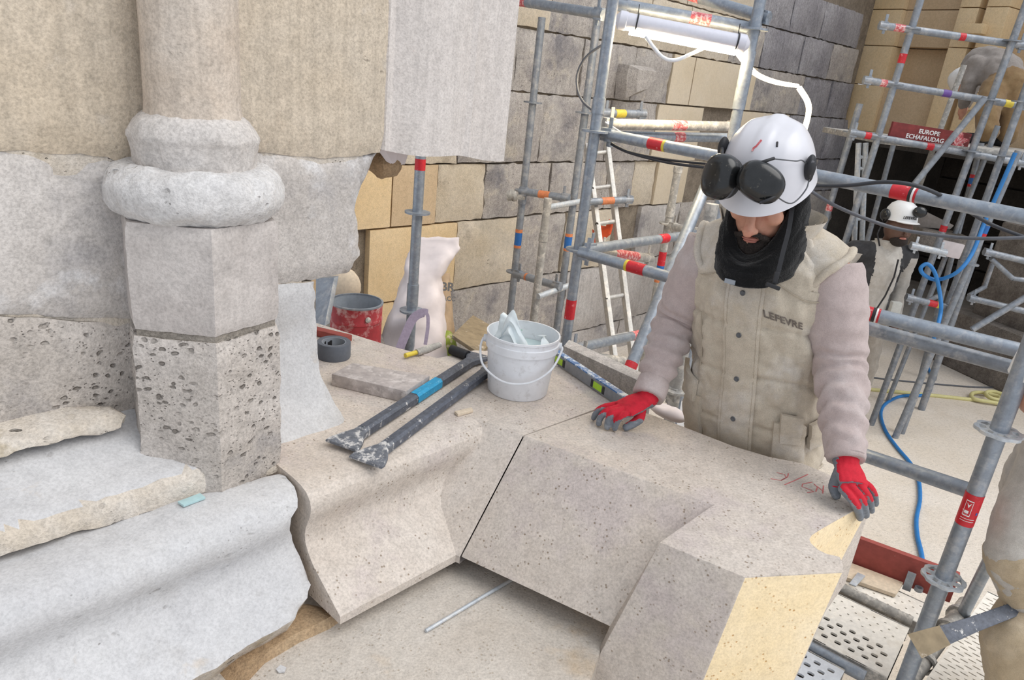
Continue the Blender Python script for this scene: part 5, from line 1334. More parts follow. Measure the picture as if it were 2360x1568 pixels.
# body (one continuous figure under the clothes)
SLp, SRp = V((.512, 1.945, 2.02)), V((.766, 1.77, 2.03))
ELp, ERp = V((.452, 1.95, 1.785)), V((.814, 1.70, 1.81))
WLp, WRp = V((.383, 1.795, 1.628)), V((.806, 1.528, 1.64))
HU = V((-.203, -.352, .914)).normalized(); HF = V((-.457, -.791, -.407)).normalized(); HR = HF.cross(HU).normalized()
if HR.x < 0: HR = -HR
RIM = PY(1765, 412, 1.755)
HD_ = RIM - HU * .045 - HF * .012
def hl(x, y, z): return HD_ + HR * x + HF * y + HU * z
HRm = Matrix((HR, HF, HU)).transposed()
m = MB()
NBp = V((.615, 1.835, 2.05))
caps(m, [V((.72, 1.90, 1.40)), V((.70, 1.88, 1.62)), V((.65, 1.865, 1.88)), V((.625, 1.85, 2.0))], [.125, .12, .125, .09])
caps(m, [SLp, V((.625, 1.85, 1.985)), SRp], [.042, .075, .042])
caps(m, [SLp, ELp, WLp], [.042, .038, .028]); caps(m, [SRp, ERp, WRp], [.042, .038, .028])
for s in (-1, 1):
    h = V((.72, 1.90, 1.40)) + br * s * .085; kn = h + V((0, .01, -.40)) + br * s * .01; an = V((kn.x, kn.y + .03, ZDK + .09))
    caps(m, [h, kn, an], [.085, .058, .042]); caps(m, [an, V((an.x, an.y, ZDK + .035)) + bf * .13], [.042, .03])
caps(m, [NBp, HD_ - HU * .05], [.055, .055])
m.ball(hl(0, -.012, .03), (.074, .092, .095), R=HRm); m.ball(hl(0, .025, -.055), (.058, .062, .062), R=HRm)         # skull, jaw
m.ball(hl(0, .072, -.095), (.026, .022, .022), R=HRm)                                                              # chin
for s in (-1, 1):
    m.ball(hl(s * .040, .058, -.025), (.024, .024, .022), R=HRm); m.ball(hl(s * .032, .068, .022), (.026, .014, .010), R=HRm)   # cheek, brow
    m.ball(hl(s * .031, .070, .002), (.0145, .0125, .0105), R=HRm)                                                 # eyelids
    m.ball(hl(s * .015, .104, -.043), (.0085, .0095, .008), R=HRm)                                                 # nostril wings
    m.ball(hl(s * .078, -.006, -.005), (.008, .020, .031), R=HRm)                                                  # ears
m.tube([hl(0, .080, .018), hl(0, .098, -.012), hl(0, .121, -.040)], [.009, .0115, .0135], 10); m.ball(hl(0, .118, -.042), (.0140, .0140, .012), R=HRm)
me = voxel(m, .0062, 4); link('body', me, 'skin', worker, 180)
m = MB(); m.ball(hl(0, .094, -.071), (.020, .007, .0038), R=HRm); m.ball(hl(0, .092, -.078), (.017, .008, .005), R=HRm)
link('lips', m.mesh('lips'), 'lip', worker, 180)
for s in (-1, 1):
    m = MB(); m.tube([hl(s * .012, .084, .020), hl(s * .03, .085, .028), hl(s * .05, .072, .023)], [.0035, .005, .003], 8); m.build('eyebrow', 'beard', worker, 180)
    m = MB(); m.tube([hl(s * .019, .080, -.004), hl(s * .031, .0835, -.007), hl(s * .044, .076, -.004)], [.0014, .002, .0014], 6); m.build('eyelashes', 'beard', worker, 180)
# beard: chin, jaw line and moustache
m = MB()
jaw = [hl(s_ * x, y, z) for s_, x, y, z in ((-1, .068, .004, -.058), (-1, .062, .032, -.086), (-1, .038, .066, -.108), (1, 0, .080, -.116), (1, .038, .066, -.108), (1, .062, .032, -.086), (1, .068, .004, -.058))]
caps(m, jaw, [.012, .016, .020, .023, .020, .016, .012])
caps(m, [hl(-.038, .074, -.082), hl(-.019, .092, -.062), hl(0, .097, -.057), hl(.019, .092, -.062), hl(.038, .074, -.082)], [.0085, .007, .006, .007, .0085])
caps(m, [hl(-.02, .084, -.094), hl(.02, .084, -.094)], [.012, .012])
me = voxel(m, .0045, 3); displace(me, lambda p, n: .0035 * vnoise(p, 150) + .003 * vnoise(p, 60, 3)); link('beard', me, 'beard', worker, 180)
# vest
zs = [VS[0][0] + (VS[-1][0] - VS[0][0]) * k / 110 for k in range(111)]
NTH = 150
m = MB(); m.loft([[vs(-math.pi + 2 * math.pi * k / NTH, z) for k in range(NTH)] for z in zs], True, False)
ins = [[vs_base(-math.pi + 2 * math.pi * k / NTH, z, -.014) for k in range(NTH)] for z in (VS[0][0], 1.47)]
m.loft([[vs(-math.pi + 2 * math.pi * k / NTH, VS[0][0]) for k in range(NTH)]] + ins, True, False)
vest = m.build('vest', 'vest_canvas', worker, 180, recalc=False)
def patch(th0, th1, z0, z1, off, thick, name, mat, parent, nu=16, nv=16, top=None, bot=None, bulge=0.0, skew=0.0):
    """panel sewn on the vest surface"""
    def g(u, v, o_):
        z = z0 + (z1 - z0) * v
        if top and v == 1: z += top(u)
        if bot and v == 0: z += bot(u)
        th = th0 + (th1 - th0) * u + skew * v
        e = min(u, 1 - u, v, 1 - v); b_ = bulge * math.sin(math.pi * u) ** .6 * math.sin(math.pi * min(max(v, 0), 1)) ** .6
        return vs_base(th, z, wrinkle(th, z) * .5 + o_ + b_)
    mm = MB(); us = [i / nu for i in range(nu + 1)]; vv = [j / nv for j in range(nv + 1)]
    fr = [g(u, v, off + thick) for u in us for v in vv]; bk2 = [g(u, v, off - .004) for u in us for v in vv]
    N_ = len(fr); idx = lambda i, j: i * (nv + 1) + j
    fs = [(idx(i, j), idx(i + 1, j), idx(i + 1, j + 1), idx(i, j + 1)) for i in range(nu) for j in range(nv)]
    rim = [idx(i, 0) for i in range(nu + 1)] + [idx(nu, j) for j in range(1, nv + 1)] + [idx(i, nv) for i in range(nu - 1, -1, -1)] + [idx(0, j) for j in range(nv - 1, 0, -1)]
    fs += [(rim[k], rim[(k + 1) % len(rim)], rim[(k + 1) % len(rim)] + N_, rim[k] + N_) for k in range(len(rim))]
    mm.add(fr + bk2, fs); return mm.build(name, mat, parent, 50)
patch(-.20, .17, 1.45, 2.03, .000, .007, 'placket', 'vest_canvas', vest, 12, 60, bulge=.002)
for t_ in (-.165, .135):                                                     # stitching beside the placket
    m = MB(); m.tube([vs_base(t_, 1.455 + .57 * k / 50, wrinkle(t_, 1.455 + .57 * k / 50) * .5 + .0075) for k in range(51)], .0011, 5); m.build('stitching', 'vest_seam', vest)
for z in (1.475, 1.60, 1.715, 1.835, 1.945):
    p = vs_base(-.02, z, .010); q = vs_base(-.02, z, .03) - p
    m = MB(); m.lathe([(.0065, 0), (.0070, .001), (.0055, .0028), (.003, .0022), (.001, .0022)], p - q.normalized() * .001, 16, axis=q); m.build('snap', 'wire_grey', vest, 60)
# pockets: right of the placket a bellows pocket with two flaps, left a flap pocket, slit pocket
patch(.44, .95, 1.475, 1.625, .002, .010, 'pocket', 'vest_canvas', vest, 16, 18, bulge=.006)
patch(.52, .84, 1.575, 1.655, .014, .008, 'pocket_flap', 'vest_canvas', vest, 12, 8, bulge=.003)
patch(1.02, 1.55, 1.56, 1.63, .010, .008, 'pocket_flap', 'vest_canvas', vest, 12, 8, top=lambda u: .03 * u, bot=lambda u: .022 * u, bulge=.002)
patch(-1.25, -.62, 1.60, 1.665, .010, .008, 'pocket_flap', 'vest_canvas', vest, 12, 8, top=lambda u: .028 * (1 - u), bulge=.002)
patch(-1.3, -.55, 1.475, 1.62, .001, .007, 'pocket', 'vest_canvas', vest, 14, 14, bulge=.005)
m = MB(); m.tube([vs_base(1.05 + .17 * k / 8, 1.80 - .10 * k / 8, .004) for k in range(9)], .003, 6); m.build('slit_pocket', 'vest_seam', vest)
m = MB(); m.tube([vs_base(-.62, 1.86 - .16 * k / 8, .003) for k in range(9)], .0022, 6); m.build('slit_pocket', 'vest_seam', vest)
m = MB(); m.tube([vs_base(-math.pi + 2 * math.pi * k / 120, 1.458, .004 + wrinkle(-math.pi + 2 * math.pi * k / 120, 1.458)) for k in range(121)], .004, 6); m.build('hem', 'vest_canvas', vest, 180)
for s in (-1, 1):                                                            # yoke seams
    m = MB(); m.tube([vs_base(s * (.30 + .95 * k / 14), 1.985 - .03 * math.sin(k / 14 * 3), wrinkle(s * (.30 + .95 * k / 14), 1.985) + .0012) for k in range(15)], .0016, 5); m.build('yoke_seam', 'vest_seam', vest)
# collar
def collar(u, v):
    th = .95 + u * (2 * math.pi - 1.9); z = 2.088 + .052 * v
    cx, cy, hw, hd = vsec(2.10); hw = .100; hd = .086; o_ = .012 + .020 * v
    return V((cx, cy, z + .012 * math.cos(th) * -1)) + br * math.sin(th) * (hw + o_) + bf * math.cos(th) * (hd + o_) 
m = MB(); m.grid(collar, 40, 6); m2 = MB(); m2.grid(lambda u, v: collar(u, v).lerp(V((.605, 1.825, 2.1)), .06), 40, 6); m.add(m2.v, [tuple(reversed(f)) for f in m2.f])
m.build('collar', 'vest_canvas', vest, 180, recalc=False)
txd = (vs_base(.62, 1.905, .004) - vs_base(.26, 1.915, .004)); tyd = vs_base(.44, 1.95, .004) - vs_base(.44, 1.90, .004)
me = text_mesh('LEFEVRE', .0175, vs_base(.19, 1.898, .009), txd, tyd, extrude=.0006, bold=.0006)
co = verts_np(me).copy(); o0 = vs_base(.19, 1.898, 0); xl = txd.normalized()
for i in range(len(co)):                                                     # wrap the embroidery onto the chest
    p = V(co[i].tolist()); s_ = (p - o0).dot(xl); th = .19 + s_ / .165; z = p.z
    q = vs_base(th, z, wrinkle(th, z) + .0022); co[i] = (q.x, q.y, q.z)
me.vertices.foreach_set('co', co.ravel().astype(np.float32)); me.update(); link('lettering', me, 'grey_ink', vest, 0)
# sleeves with gathered folds
def sleeve(S, E, W, rs, name, seed, side):
    cen = curve_pts([S + (S - E) * .02, S.lerp(E, .55) , E, E.lerp(W, .5), W], 22)
    n_ = len(cen); m = MB(); seg = 40; loops = []
    x, y, _ = frame_from(cen[1] - cen[0])
    for i, p in enumerate(cen):
        t = i / (n_ - 1); tan = (cen[min(i + 1, n_ - 1)] - cen[max(i - 1, 0)]).normalized()
        x = (x - tan * x.dot(tan)).normalized(); y = tan.cross(x)
        r = np.interp(t, [0, .12, .3, .5, .75, .92, 1], rs)
        l = []
        for k in range(seg):
            a = 2 * math.pi * k / seg
            fold = math.sin(t * 62 + 2.2 * math.sin(a + seed) + 3.0 * noise.noise(V((math.cos(a), math.sin(a), t * 5 + seed))))
            amp = np.interp(t, [0, .3, .5, .62, .9, .95, 1], [.001, .0015, .0035, .0055, .0055, .001, 0])
            rr = r + amp * fold + .004 * noise.fractal(V((math.cos(a) * 1.2, math.sin(a) * 1.2, t * 7 + seed)), .8, 2, 3)
            l.append(p + (x * math.cos(a) + y * math.sin(a)) * rr)
        loops.append(l)
    m.loft(loops); return m.build(name, 'fleece_pink', worker, 180)
sleeve(SLp, ELp, WLp, [.070, .076, .070, .062, .052, .043, .041], 'sleeve', 1.3, -1)
sleeve(SRp, ERp, WRp, [.070, .076, .072, .064, .054, .046, .044], 'sleeve', 4.1, 1)
for W, E in ((WLp, ELp), (WRp, ERp)):
    d = (W - E).normalized(); m = MB(); m.lathe([(.036, -.050), (.0425, -.049), (.0445, -.03), (.0445, -.006), (.042, .004), (.034, .003)], W + d * .006, 32, axis=d)
    me = m.mesh('cuff'); me.update(); displace(me, lambda p, n: .0012 * vnoise(p, 60)); link('cuff', me, 'fleece_pink', worker, 180)
# armhole edges of the vest: padded rings round the sleeves
for S, E, s in ((SLp, ELp, -1), (SRp, ERp, 1)):
    ax_ = (br * s * .86 + V((0, 0, -.45)) ).normalized(); c_ = S + br * s * -.004 + V((0, 0, -.028)); x = V((0, 0, 1)) - ax_ * ax_.z; x.normalize(); y = ax_.cross(x)
    ring = [c_ + x * .088 * math.cos(a) + y * .080 * math.sin(a) + ax_ * (.006 * math.sin(3 * a)) for a in [2 * math.pi * k / 48 for k in range(49)]]
    m = MB(); inner = [[p.lerp(c_ - ax_ * .03, f) + ax_ * (.012 - .03 * f) for p in ring] for f in (0, .12, .3)]
    m.tube(ring, .010, 10)
    m.loft([ring, [c_ + (p - c_) * 1.0 - ax_ * .05 for p in ring], [c_ + (p - c_) * .9 - ax_ * .11 for p in ring]], True, False)
    me = m.mesh('armhole'); me.update(); displace(me, lambda p, n: .003 * vnoise(p, 40)); link('armhole', me, 'vest_canvas', vest, 180)
# neck warmer
def nw(u, v):
    th = 2 * math.pi * u
    prof = [(0, .086, .100, 2.000), (.12, .098, .116, 1.992), (.3, .104, .120, 2.035), (.5, .101, .112, 2.085), (.7, .095, .098, 2.13), (.85, .090, .084, 2.175), (.95, .084, .072, 2.21), (1.0, .070, .055, 2.205)]
    a = np.interp(v, [q[0] for q in prof], [q[1] for q in prof]); b = np.interp(v, [q[0] for q in prof], [q[2] for q in prof]); z = np.interp(v, [q[0] for q in prof], [q[3] for q in prof])
    back = .5 - .5 * math.cos(th)
    c_ = V((.588, 1.782, 0)).lerp(V((.582, 1.792, 0)), v)
    front = max(0.0, math.cos(th))
    zz = z + .05 * back * (1 - v * .2) - .165 * front ** 1.7 * v ** 1.8 - .012 * front
    w_ = .004 * noise.noise(V((math.cos(th) * 3, math.sin(th) * 3, v * 9))) + .0022 * noise.noise(V((math.cos(th) * 40, math.sin(th) * 40, v * 60)))
    return V((c_.x, c_.y, zz)) + br * math.sin(th) * (a + w_) + bf * math.cos(th) * (b + w_)
m = MB(); m.grid(nw, 110, 50); nwo = m.build('neck_warmer', 'neck_fleece', worker, 180, recalc=False)
p = nw(-.03, .16) + bf * .003; m = MB(); m.box(p, (.026, .003, .011), Matrix((br, bf, V((0, 0, 1)))).transposed()); m.build('tag', 'tape_core', nwo)
# helmet
helmet = thing('helmet', RIM, None, None); helmet.parent = worker; helmet.location = RIM - worker.location
HA, HB, HH = .106, .128, .138
def dome(th, ph, off=0.0):
    """th around (0 = front), ph 0 rim .. pi/2 crown"""
    c_, s_ = math.cos(ph) ** .72, math.sin(ph) ** .92
    x, y = math.sin(th) * (HA + off) * c_, math.cos(th) * (HB + off) * c_
    fl = .006 * math.exp(-ph / .10)                                          # rolled rim
    x += math.sin(th) * fl; y += math.cos(th) * fl
    if math.cos(th) > 0: y += .022 * math.cos(th) ** 2 * math.exp(-(ph / .16) ** 2)   # peak
    h = (HH + off) * s_
    lat = x / HA
    rid = .0045 * (math.exp(-((lat - .0) / .16) ** 4) + .6 * math.exp(-((abs(lat) - .52) / .10) ** 2)) * min(1, ph / .5)
    z = -.012 * math.exp(-(ph / .2) ** 2) * max(0, math.cos(th)) + h + rid
    return RIM + HR * x + HF * y + HU * z
m = MB(); NP = 26
rings = [[dome(2 * math.pi * k / 96, (math.pi / 2) * (i / NP) ** 1.0 * .995) for k in range(96)] for i in range(NP + 1)]
inner = [[RIM + (p - RIM) * .955 for p in rings[i]] for i in (3, 0)]
m.loft(inner + rings, True, False); m.f.append(tuple(range(len(m.v) - 96, len(m.v)))); m.m.append(0)
m.build('shell', 'helmet_white', helmet, 60, recalc=False)
def hstroke(pts, r, mat, name):
    mm = MB(); mm.tube([dome(a, b, .0008) for a, b in pts], r, 6); mm.build(name, mat, helmet)
hstroke([(-.02, 1.12), (-.10, .98), (-.16, .94), (-.17, .88)], .0022, 'sticker_pale', 'paint_mark')
hstroke([(.55, 1.12), (.52, 1.02)], .0022, 'black_ink', 'paint_mark')
# ear muffs folded up on the shell
def muff(c_, nrm, up_, a, b, t):
    nrm = nrm.normalized(); up_ = (up_ - nrm * up_.dot(nrm)).normalized(); sd_ = up_.cross(nrm)
    o = thing('ear_muff', c_, 'black', None); del o['label']; o.parent = helmet; o.location = c_ - RIM
    mm = MB(); loops = []
    for rr, h in ((.80, -.014), (.97, -.010), (1.0, 0), (.98, .012), (.90, .022), (.74, .029), (.5, .033), (.2, .035)):
        loops.append([c_ + sd_ * (a * rr * math.copysign(abs(math.cos(q)) ** .85, math.cos(q))) + up_ * (b * rr * math.copysign(abs(math.sin(q)) ** .85, math.sin(q))) + nrm * h * t for q in [2 * math.pi * k / 36 for k in range(36)]])
    mm.loft(loops); mm.build('cup', 'muff_black', o, 60)
    mm = MB(); mm.loft([[c_ + sd_ * (a * f * math.cos(q)) + up_ * (b * f * math.sin(q)) + nrm * h for q in [2 * math.pi * k / 36 for k in range(36)]] for f, h in ((.70, -.030), (.88, -.030), (.93, -.020), (.86, -.010))]); mm.build('cushion', 'rubber_black', o, 60)
    return o
vw = V((-.28, -.93, .22))
c1 = PD(1752, 420, 1.545); c2 = PD(1662, 408, 1.585)
muff(c1, V((-.10, -.95, .12)), V((.45, .1, .9)), .052, .041, 1.0)
muff(c2, V((-.80, -.60, .12)), V((.20, .15, .95)), .040, .050, 1.0)
def wire(pts, r, mat='wire_grey', name='wire'):
    mm = MB(); mm.tube(curve_pts(pts, 6), r, 6); mm.build(name, mat, helmet, 180)
mt = dome(1.30, .42, .006)
m = MB(); m.ball(mt, (.012, .022, .030), R=HRm); m.ball(mt - HU * .02 - HF * .008, (.008, .012, .02), R=HRm); m.build('muff_mount', 'rubber_black', helmet, 180)
m = MB(); m.ball(dome(-1.30, .55, .006), (.012, .022, .026), R=HRm); m.build('muff_mount', 'rubber_black', helmet, 180)
wire([mt, dome(1.05, .62, .012), dome(.85, .66, .016), PD(1782, 366, 1.53)], .0016); wire([mt - HU * .015, dome(1.1, .18, .014), dome(.8, .10, .016), PD(1785, 450, 1.53)], .0016)
wire([PD(1742, 378, 1.525), PD(1765, 371, 1.52), PD(1784, 365, 1.525)], .0036, 'rubber_black', 'arm'); wire([PD(1750, 468, 1.525), PD(1772, 460, 1.52), PD(1788, 451, 1.525)], .0036, 'rubber_black', 'arm')
wire([dome(-1.30, .55, .010), PD(1664, 352, 1.62), PD(1660, 376, 1.57)], .004, 'rubber_black', 'arm')
# chin strap hanging open
sp = [PD(1836, 448, 1.66), PD(1826, 480, 1.645), PD(1818, 530, 1.635), PD(1805, 580, 1.625), PD(1795, 622, 1.62), PD(1787, 648, 1.62)]
cp = curve_pts(sp, 5); l0 = []; l1 = []; vw_ = (CAM - cp[5]).normalized()
for i, p in enumerate(cp):
    t = (cp[min(i + 1, len(cp) - 1)] - cp[max(i - 1, 0)]).normalized(); s_ = t.cross(vw_).normalized(); w_ = .008 if i < 4 else .005
    l0.append(p + s_ * w_); l1.append(p - s_ * w_)
m = MB(); m.loft([l0, l1, [p - vw_ * .0025 for p in l1], [p - vw_ * .0025 for p in l0], l0], False, False); strap = m.build('chin_strap', 'rubber_black', helmet, 60)
m = MB(); m.box(PD(1788, 640, 1.615), (.012, .008, .026)); m.box(PD(1781, 660, 1.615), (.034, .008, .009), Matrix.Rotation(.25, 3, 'Y')); m.build('buckle', 'rubber_black', strap, bevel=.002)
# trousers and boots
m = MB(); caps(m, [V((.715, 1.895, 1.47)), V((.72, 1.90, 1.38))], [.138, .135])
for s in (-1, 1):
    h = V((.72, 1.90, 1.36)) + br * s * .088; kn = h + V((0, .01, -.36)) + br * s * .012; an = V((kn.x, kn.y + .03, ZDK + .10))
    caps(m, [h, kn, an], [.108, .086, .078])
me = voxel(m, .012, 3); displace(me, lambda p, n: .006 * fbm(p, 11)); link('trousers', me, 'trousers_grey', worker, 180)
for s in (-1, 1):
    an = V((.72, 1.94, ZDK + .05)) + br * s * .10; m = MB(); caps(m, [an + V((0, 0, .06)), an, an + bf * .15 - V((0, 0, .008))], [.052, .047, .040]); me = voxel(m, .01, 3); link('boot', me, 'rubber_black', worker, 180)
# gloves
def glove(wr, palm, fingers, grey, seed):
    m = MB(); caps(m, wr, [.030, .030]); 
    m.loft(palm)
    for pts, rs in fingers: caps(m, pts, rs, 10)
    me = voxel(m, .0026, 3, factor=.4); me.update()
    displace(me, lambda p, n: .0006 * vnoise(p, 120, seed))
    me.update()
    for p in me.polygons: p.material_index = 1 if grey(p.center, p.normal) else 0
    g = link('glove', me, ['glove_red', 'glove_grey'], worker, 180); return g
def ovalring(c_, ax_, up_, a, b, n=14):
    ax_ = ax_.normalized(); up_ = (up_ - ax_ * up_.dot(ax_)).normalized(); s_ = ax_.cross(up_)
    return [c_ + s_ * a * math.cos(q) + up_ * b * math.sin(q) for q in [2 * math.pi * k / n for k in range(n)]]
z_ = ZT + .062
Pz = lambda x, y, h: PZ(x, y, ZT + h)
kL = [(1417, 937), (1428, 941), (1439, 946), (1449, 952)]                      # knuckles: little, ring, middle, index
wl = WLp + (WLp - ELp).normalized() * .012
axL = (Pz(1433, 944, .06) - wl)
palm = [ovalring(wl, axL, V((0, 0, 1)), .028, .019), ovalring(wl.lerp(Pz(1433, 944, .058), .5), axL, V((0, 0, 1)), .038, .020), ovalring(Pz(1434, 945, .056), axL, V((0, 0, 1)), .040, .014)]
fL = [([Pz(1416, 934, .054), Pz(1388, 940, .045), Pz(1374, 952, .027), Pz(1368, 964, .009)], [.0100, .0090, .0086, .0078]),
      ([Pz(1427, 940, .058), Pz(1398, 948, .050), Pz(1384, 963, .028), Pz(1380, 977, .009)], [.0105, .0096, .0090, .0082]),
      ([Pz(1439, 945, .059), Pz(1412, 953, .052), Pz(1402, 970, .029), Pz(1399, 985, .010)], [.0106, .0098, .0092, .0084]),
      ([Pz(1450, 952, .056), Pz(1431, 960, .050), Pz(1421, 974, .029), Pz(1417, 988, .009)], [.0104, .0096, .0090, .0083]),
      ([wl.lerp(Pz(1455, 958, .04), .45), Pz(1474, 962, .036), Pz(1462, 975, .022), Pz(1443, 985, .011)], [.017, .0150, .0125, .0105])]
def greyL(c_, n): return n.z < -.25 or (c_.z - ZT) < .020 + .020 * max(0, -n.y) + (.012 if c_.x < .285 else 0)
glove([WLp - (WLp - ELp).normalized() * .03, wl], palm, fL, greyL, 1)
wr_ = WRp + (WRp - ERp).normalized() * .012
kR = Pz(1968, 1118, .060); axR = kR - wr_
nR = V((.25, -.35, .9))
palm = [ovalring(wr_, axR, nR, .030, .019), ovalring(wr_.lerp(kR, .5), axR, nR, .039, .020), ovalring(kR, axR, nR, .040, .015)]
fR = [([Pz(1942, 1128, .050), Pz(1963, 1152, .040), Pz(1977, 1176, .008), Pz(1982, 1194, -.030)], [.0110, .0100, .0094, .0086]),
      ([Pz(1958, 1121, .056), Pz(1979, 1142, .046), Pz(1991, 1165, .013), Pz(1996, 1188, -.028)], [.0110, .0100, .0094, .0086]),
      ([Pz(1973, 1115, .058), Pz(1992, 1132, .048), Pz(2004, 1153, .018), Pz(2008, 1177, -.026)], [.0108, .0098, .0092, .0084]),
      ([Pz(1986, 1110, .054), Pz(2004, 1123, .045), Pz(2015, 1141, .018), Pz(2018, 1162, -.020)], [.0102, .0092, .0086, .0078]),
      ([wr_.lerp(kR, .3) - V((.02, .01, .005)), Pz(1926, 1112, .040), Pz(1922, 1126, .026), Pz(1927, 1142, .011)], [.016, .0145, .0128, .0110])]
hand_c = Pz(1960, 1120, .04); sideR = axR.cross(nR).normalized()
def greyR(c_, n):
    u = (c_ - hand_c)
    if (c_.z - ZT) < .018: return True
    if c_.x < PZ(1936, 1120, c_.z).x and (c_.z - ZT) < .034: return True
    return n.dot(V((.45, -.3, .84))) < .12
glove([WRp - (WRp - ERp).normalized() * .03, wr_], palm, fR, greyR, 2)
# ------------------------------------------------------------------ other people
def figure(label, J, mats, base, vox=.016, head_r=.105, seg=12, legs=True, jr=1.0, tr=1.0):
    """J: joints by name; mats: (skin, jacket, trousers, boots). One continuous body, jacket and trousers over it."""
    o = thing('person', base, label, 'person')
    sk, ja, tro, bo = mats
    b = MB()
    caps(b, [J['pelvis'], J['waist'], J['chest'], J['neck']], [.12, .115, .13, .06]); caps(b, [J['shl'], J['chest'].lerp(J['neck'], .5), J['shr']], [.06, .09, .06])
    caps(b, [J['neck'], J['head']], [.055, .06]); b.ball(J['head'], head_r * .92)
    for s in 'lr':
        caps(b, [J['sh' + s], J['el' + s], J['wr' + s]], [.052, .042, .032]); caps(b, [J['hi' + s], J['kn' + s], J['an' + s]], [.085, .06, .045])
        d = (J['wr' + s] - J['el' + s]).normalized(); caps(b, [J['wr' + s], J['wr' + s] + d * .08], [.032, .036])
        for k in range(4):
            q = frame_from(d)[0] * (.024 - .016 * k); caps(b, [J['wr' + s] + d * .08 + q, J['wr' + s] + d * (.125 + .008 * (k in (1, 2))) + q - UP * .01], [.011, .009], 8)
        caps(b, [J['wr' + s] + d * .03 + frame_from(d)[0] * .03, J['wr' + s] + d * .075 + frame_from(d)[0] * .05], [.013, .011], 8)
    body = link('body', voxel(b, vox * .75, 3), sk, o, 180)
    c = MB(); caps(c, [J['pelvis'].lerp(J['waist'], .15), J['waist'], J['chest'], J['neck'].lerp(J['chest'], .25)], [.158 * jr, .152 * jr, .165 * jr, .085 * jr])
    caps(c, [J['shl'], J['chest'].lerp(J['neck'], .5), J['shr']], [.078 * jr, .11 * jr, .078 * jr])
    for s in 'lr': caps(c, [J['sh' + s], J['el' + s], J['wr' + s]], [.078 * jr, .066 * jr, .05 * jr])
    me = voxel(c, vox, 3); displace(me, lambda p, n: .010 * fbm(p, 10) + .006 * (abs(vnoise(p, 17, 3)) - .25))
    jk = link('jacket', me, ja, o, 180)
    c = MB(); caps(c, [J['pelvis'], J['pelvis'].lerp(J['waist'], .3)], [.152 * tr, .145 * tr])
    for s in 'lr': caps(c, [J['hi' + s], J['kn' + s], J['an' + s]], [.11 * tr, .088 * tr, .08 * tr])
    me = voxel(c, vox, 3); displace(me, lambda p, n: .009 * fbm(p, 10) + .006 * (abs(vnoise(p, 15, 8)) - .25))
    tz = link('trousers', me, tro, o, 180)
    for s in 'lr':
        a = J['an' + s]; f = J.get('toe', V((0, -1, 0))); c = MB(); caps(c, [a + V((0, 0, .02)), V((a.x, a.y, a.z - .05)), V((a.x, a.y, a.z - .055)) + f * .15], [.055, .05, .04]); link('boot', voxel(c, .014, 2), bo, o, 180)
    return o, body, jk, tz

# far worker standing on the floor
base = PD(1998, 690, 5.5); bx, by = base.x, base.y
ff = V((.10, -.99, 0)).normalized(); fr_ = V((.99, .10, 0))
B = lambda x, y, z: V((bx, by, z)) + fr_ * x + ff * y
J = dict(pelvis=B(0, 0, .95), waist=B(0, .0, 1.12), chest=B(0, .02, 1.33), neck=B(.01, .05, 1.50), head=B(.02, .10, 1.63), shl=B(-.20, 0, 1.43), shr=B(.20, .02, 1.43), ell=B(-.275, -.05, 1.17), elr=B(.26, -.06, 1.16), wrl=B(-.26, .06, .95), wrr=B(.24, .04, .93),
         hil=B(-.10, 0, .92), hir=B(.10, 0, .92), knl=B(-.12, .04, .50), knr=B(.10, .06, .50), anl=B(-.13, 0, .10), anr=B(.11, .02, .10), toe=ff)
far, fbody, fj, ft = figure('far worker in white helmet and beige and grey jacket standing beyond the guard rail', J, ('skin_dark', ['jacket_grey', 'jacket_dark'], 'trousers_grey', 'rubber_black'), (bx, by, 0), vox=.013)
me = fj.data; off_ = wloc(fj)
for p in me.polygons:
    q = p.center + off_ - V((bx, by, 0)); x = q.dot(fr_)
    p.material_index = 1 if (.10 < abs(x) < .185 or (q.z > 1.42 and abs(x) > .10)) else 0
cen = lambda x, z, e=.17: B(x, e, z)
m = MB(); m.tube([B(.02, .205, 1.43), B(.03, .200, 1.30), B(.015, .185, 1.15), B(-.03, .175, 1.0)], .006, 6); m.build('zip', 'rubber_black', fj)
m = MB(); m.tube([B(.075, .19, 1.38), B(.07, .19, 1.26)], .005, 6); m.build('zip', 'rubber_black', fj)
for s, x in ((-1, -.14), (1, .14)):
    m = MB(); m.box(B(x, .15, 1.02), (.075, .05, .17)); m.build('pocket', 'reflective', fj, bevel=.01)
m = MB(); m.loft([[B(.01 + .085 * math.sin(a) * f, .045 + .085 * math.cos(a) * f, z + .01 * math.cos(a)) for a in [2 * math.pi * k / 24 for k in range(24)]] for f, z in ((.95, 1.455), (1.0, 1.50), (1.12, 1.535), (.9, 1.53))], True, False); m.build('collar', 'jacket_grey', fj, 180)
hc = B(.02, .09, 1.70)
fh = thing('helmet', hc, None, None); fh.parent = far; fh.location = hc - far.location
m = MB(); m.lathe([(.09, -.012), (.116, -.008), (.114, 0), (.110, .03), (.102, .07), (.082, .105), (.05, .125), (.01, .132)], hc, 32); m.ball(hc + ff * .10 - UP * .006, (.085, .055, .010)); m.build('shell', 'helmet_far', fh, 60)
m = MB(); m.ball(hc + fr_ * .055 + ff * .115 + UP * .075, (.050, .032, .040)); m.build('ear_muff', 'muff_black', fh, 180)
m = MB(); m.ball(hc - fr_ * .12 + UP * .02, (.03, .05, .045)); m.build('ear_muff', 'muff_black', fh, 180)
m = MB(); m.tube([hc - fr_ * .12 - UP * .02, hc - fr_ * .15 + ff * .02 - UP * .12, hc - fr_ * .12 + ff * .04 - UP * .2], .006, 6); m.build('chin_strap', 'rubber_black', fh, 180)
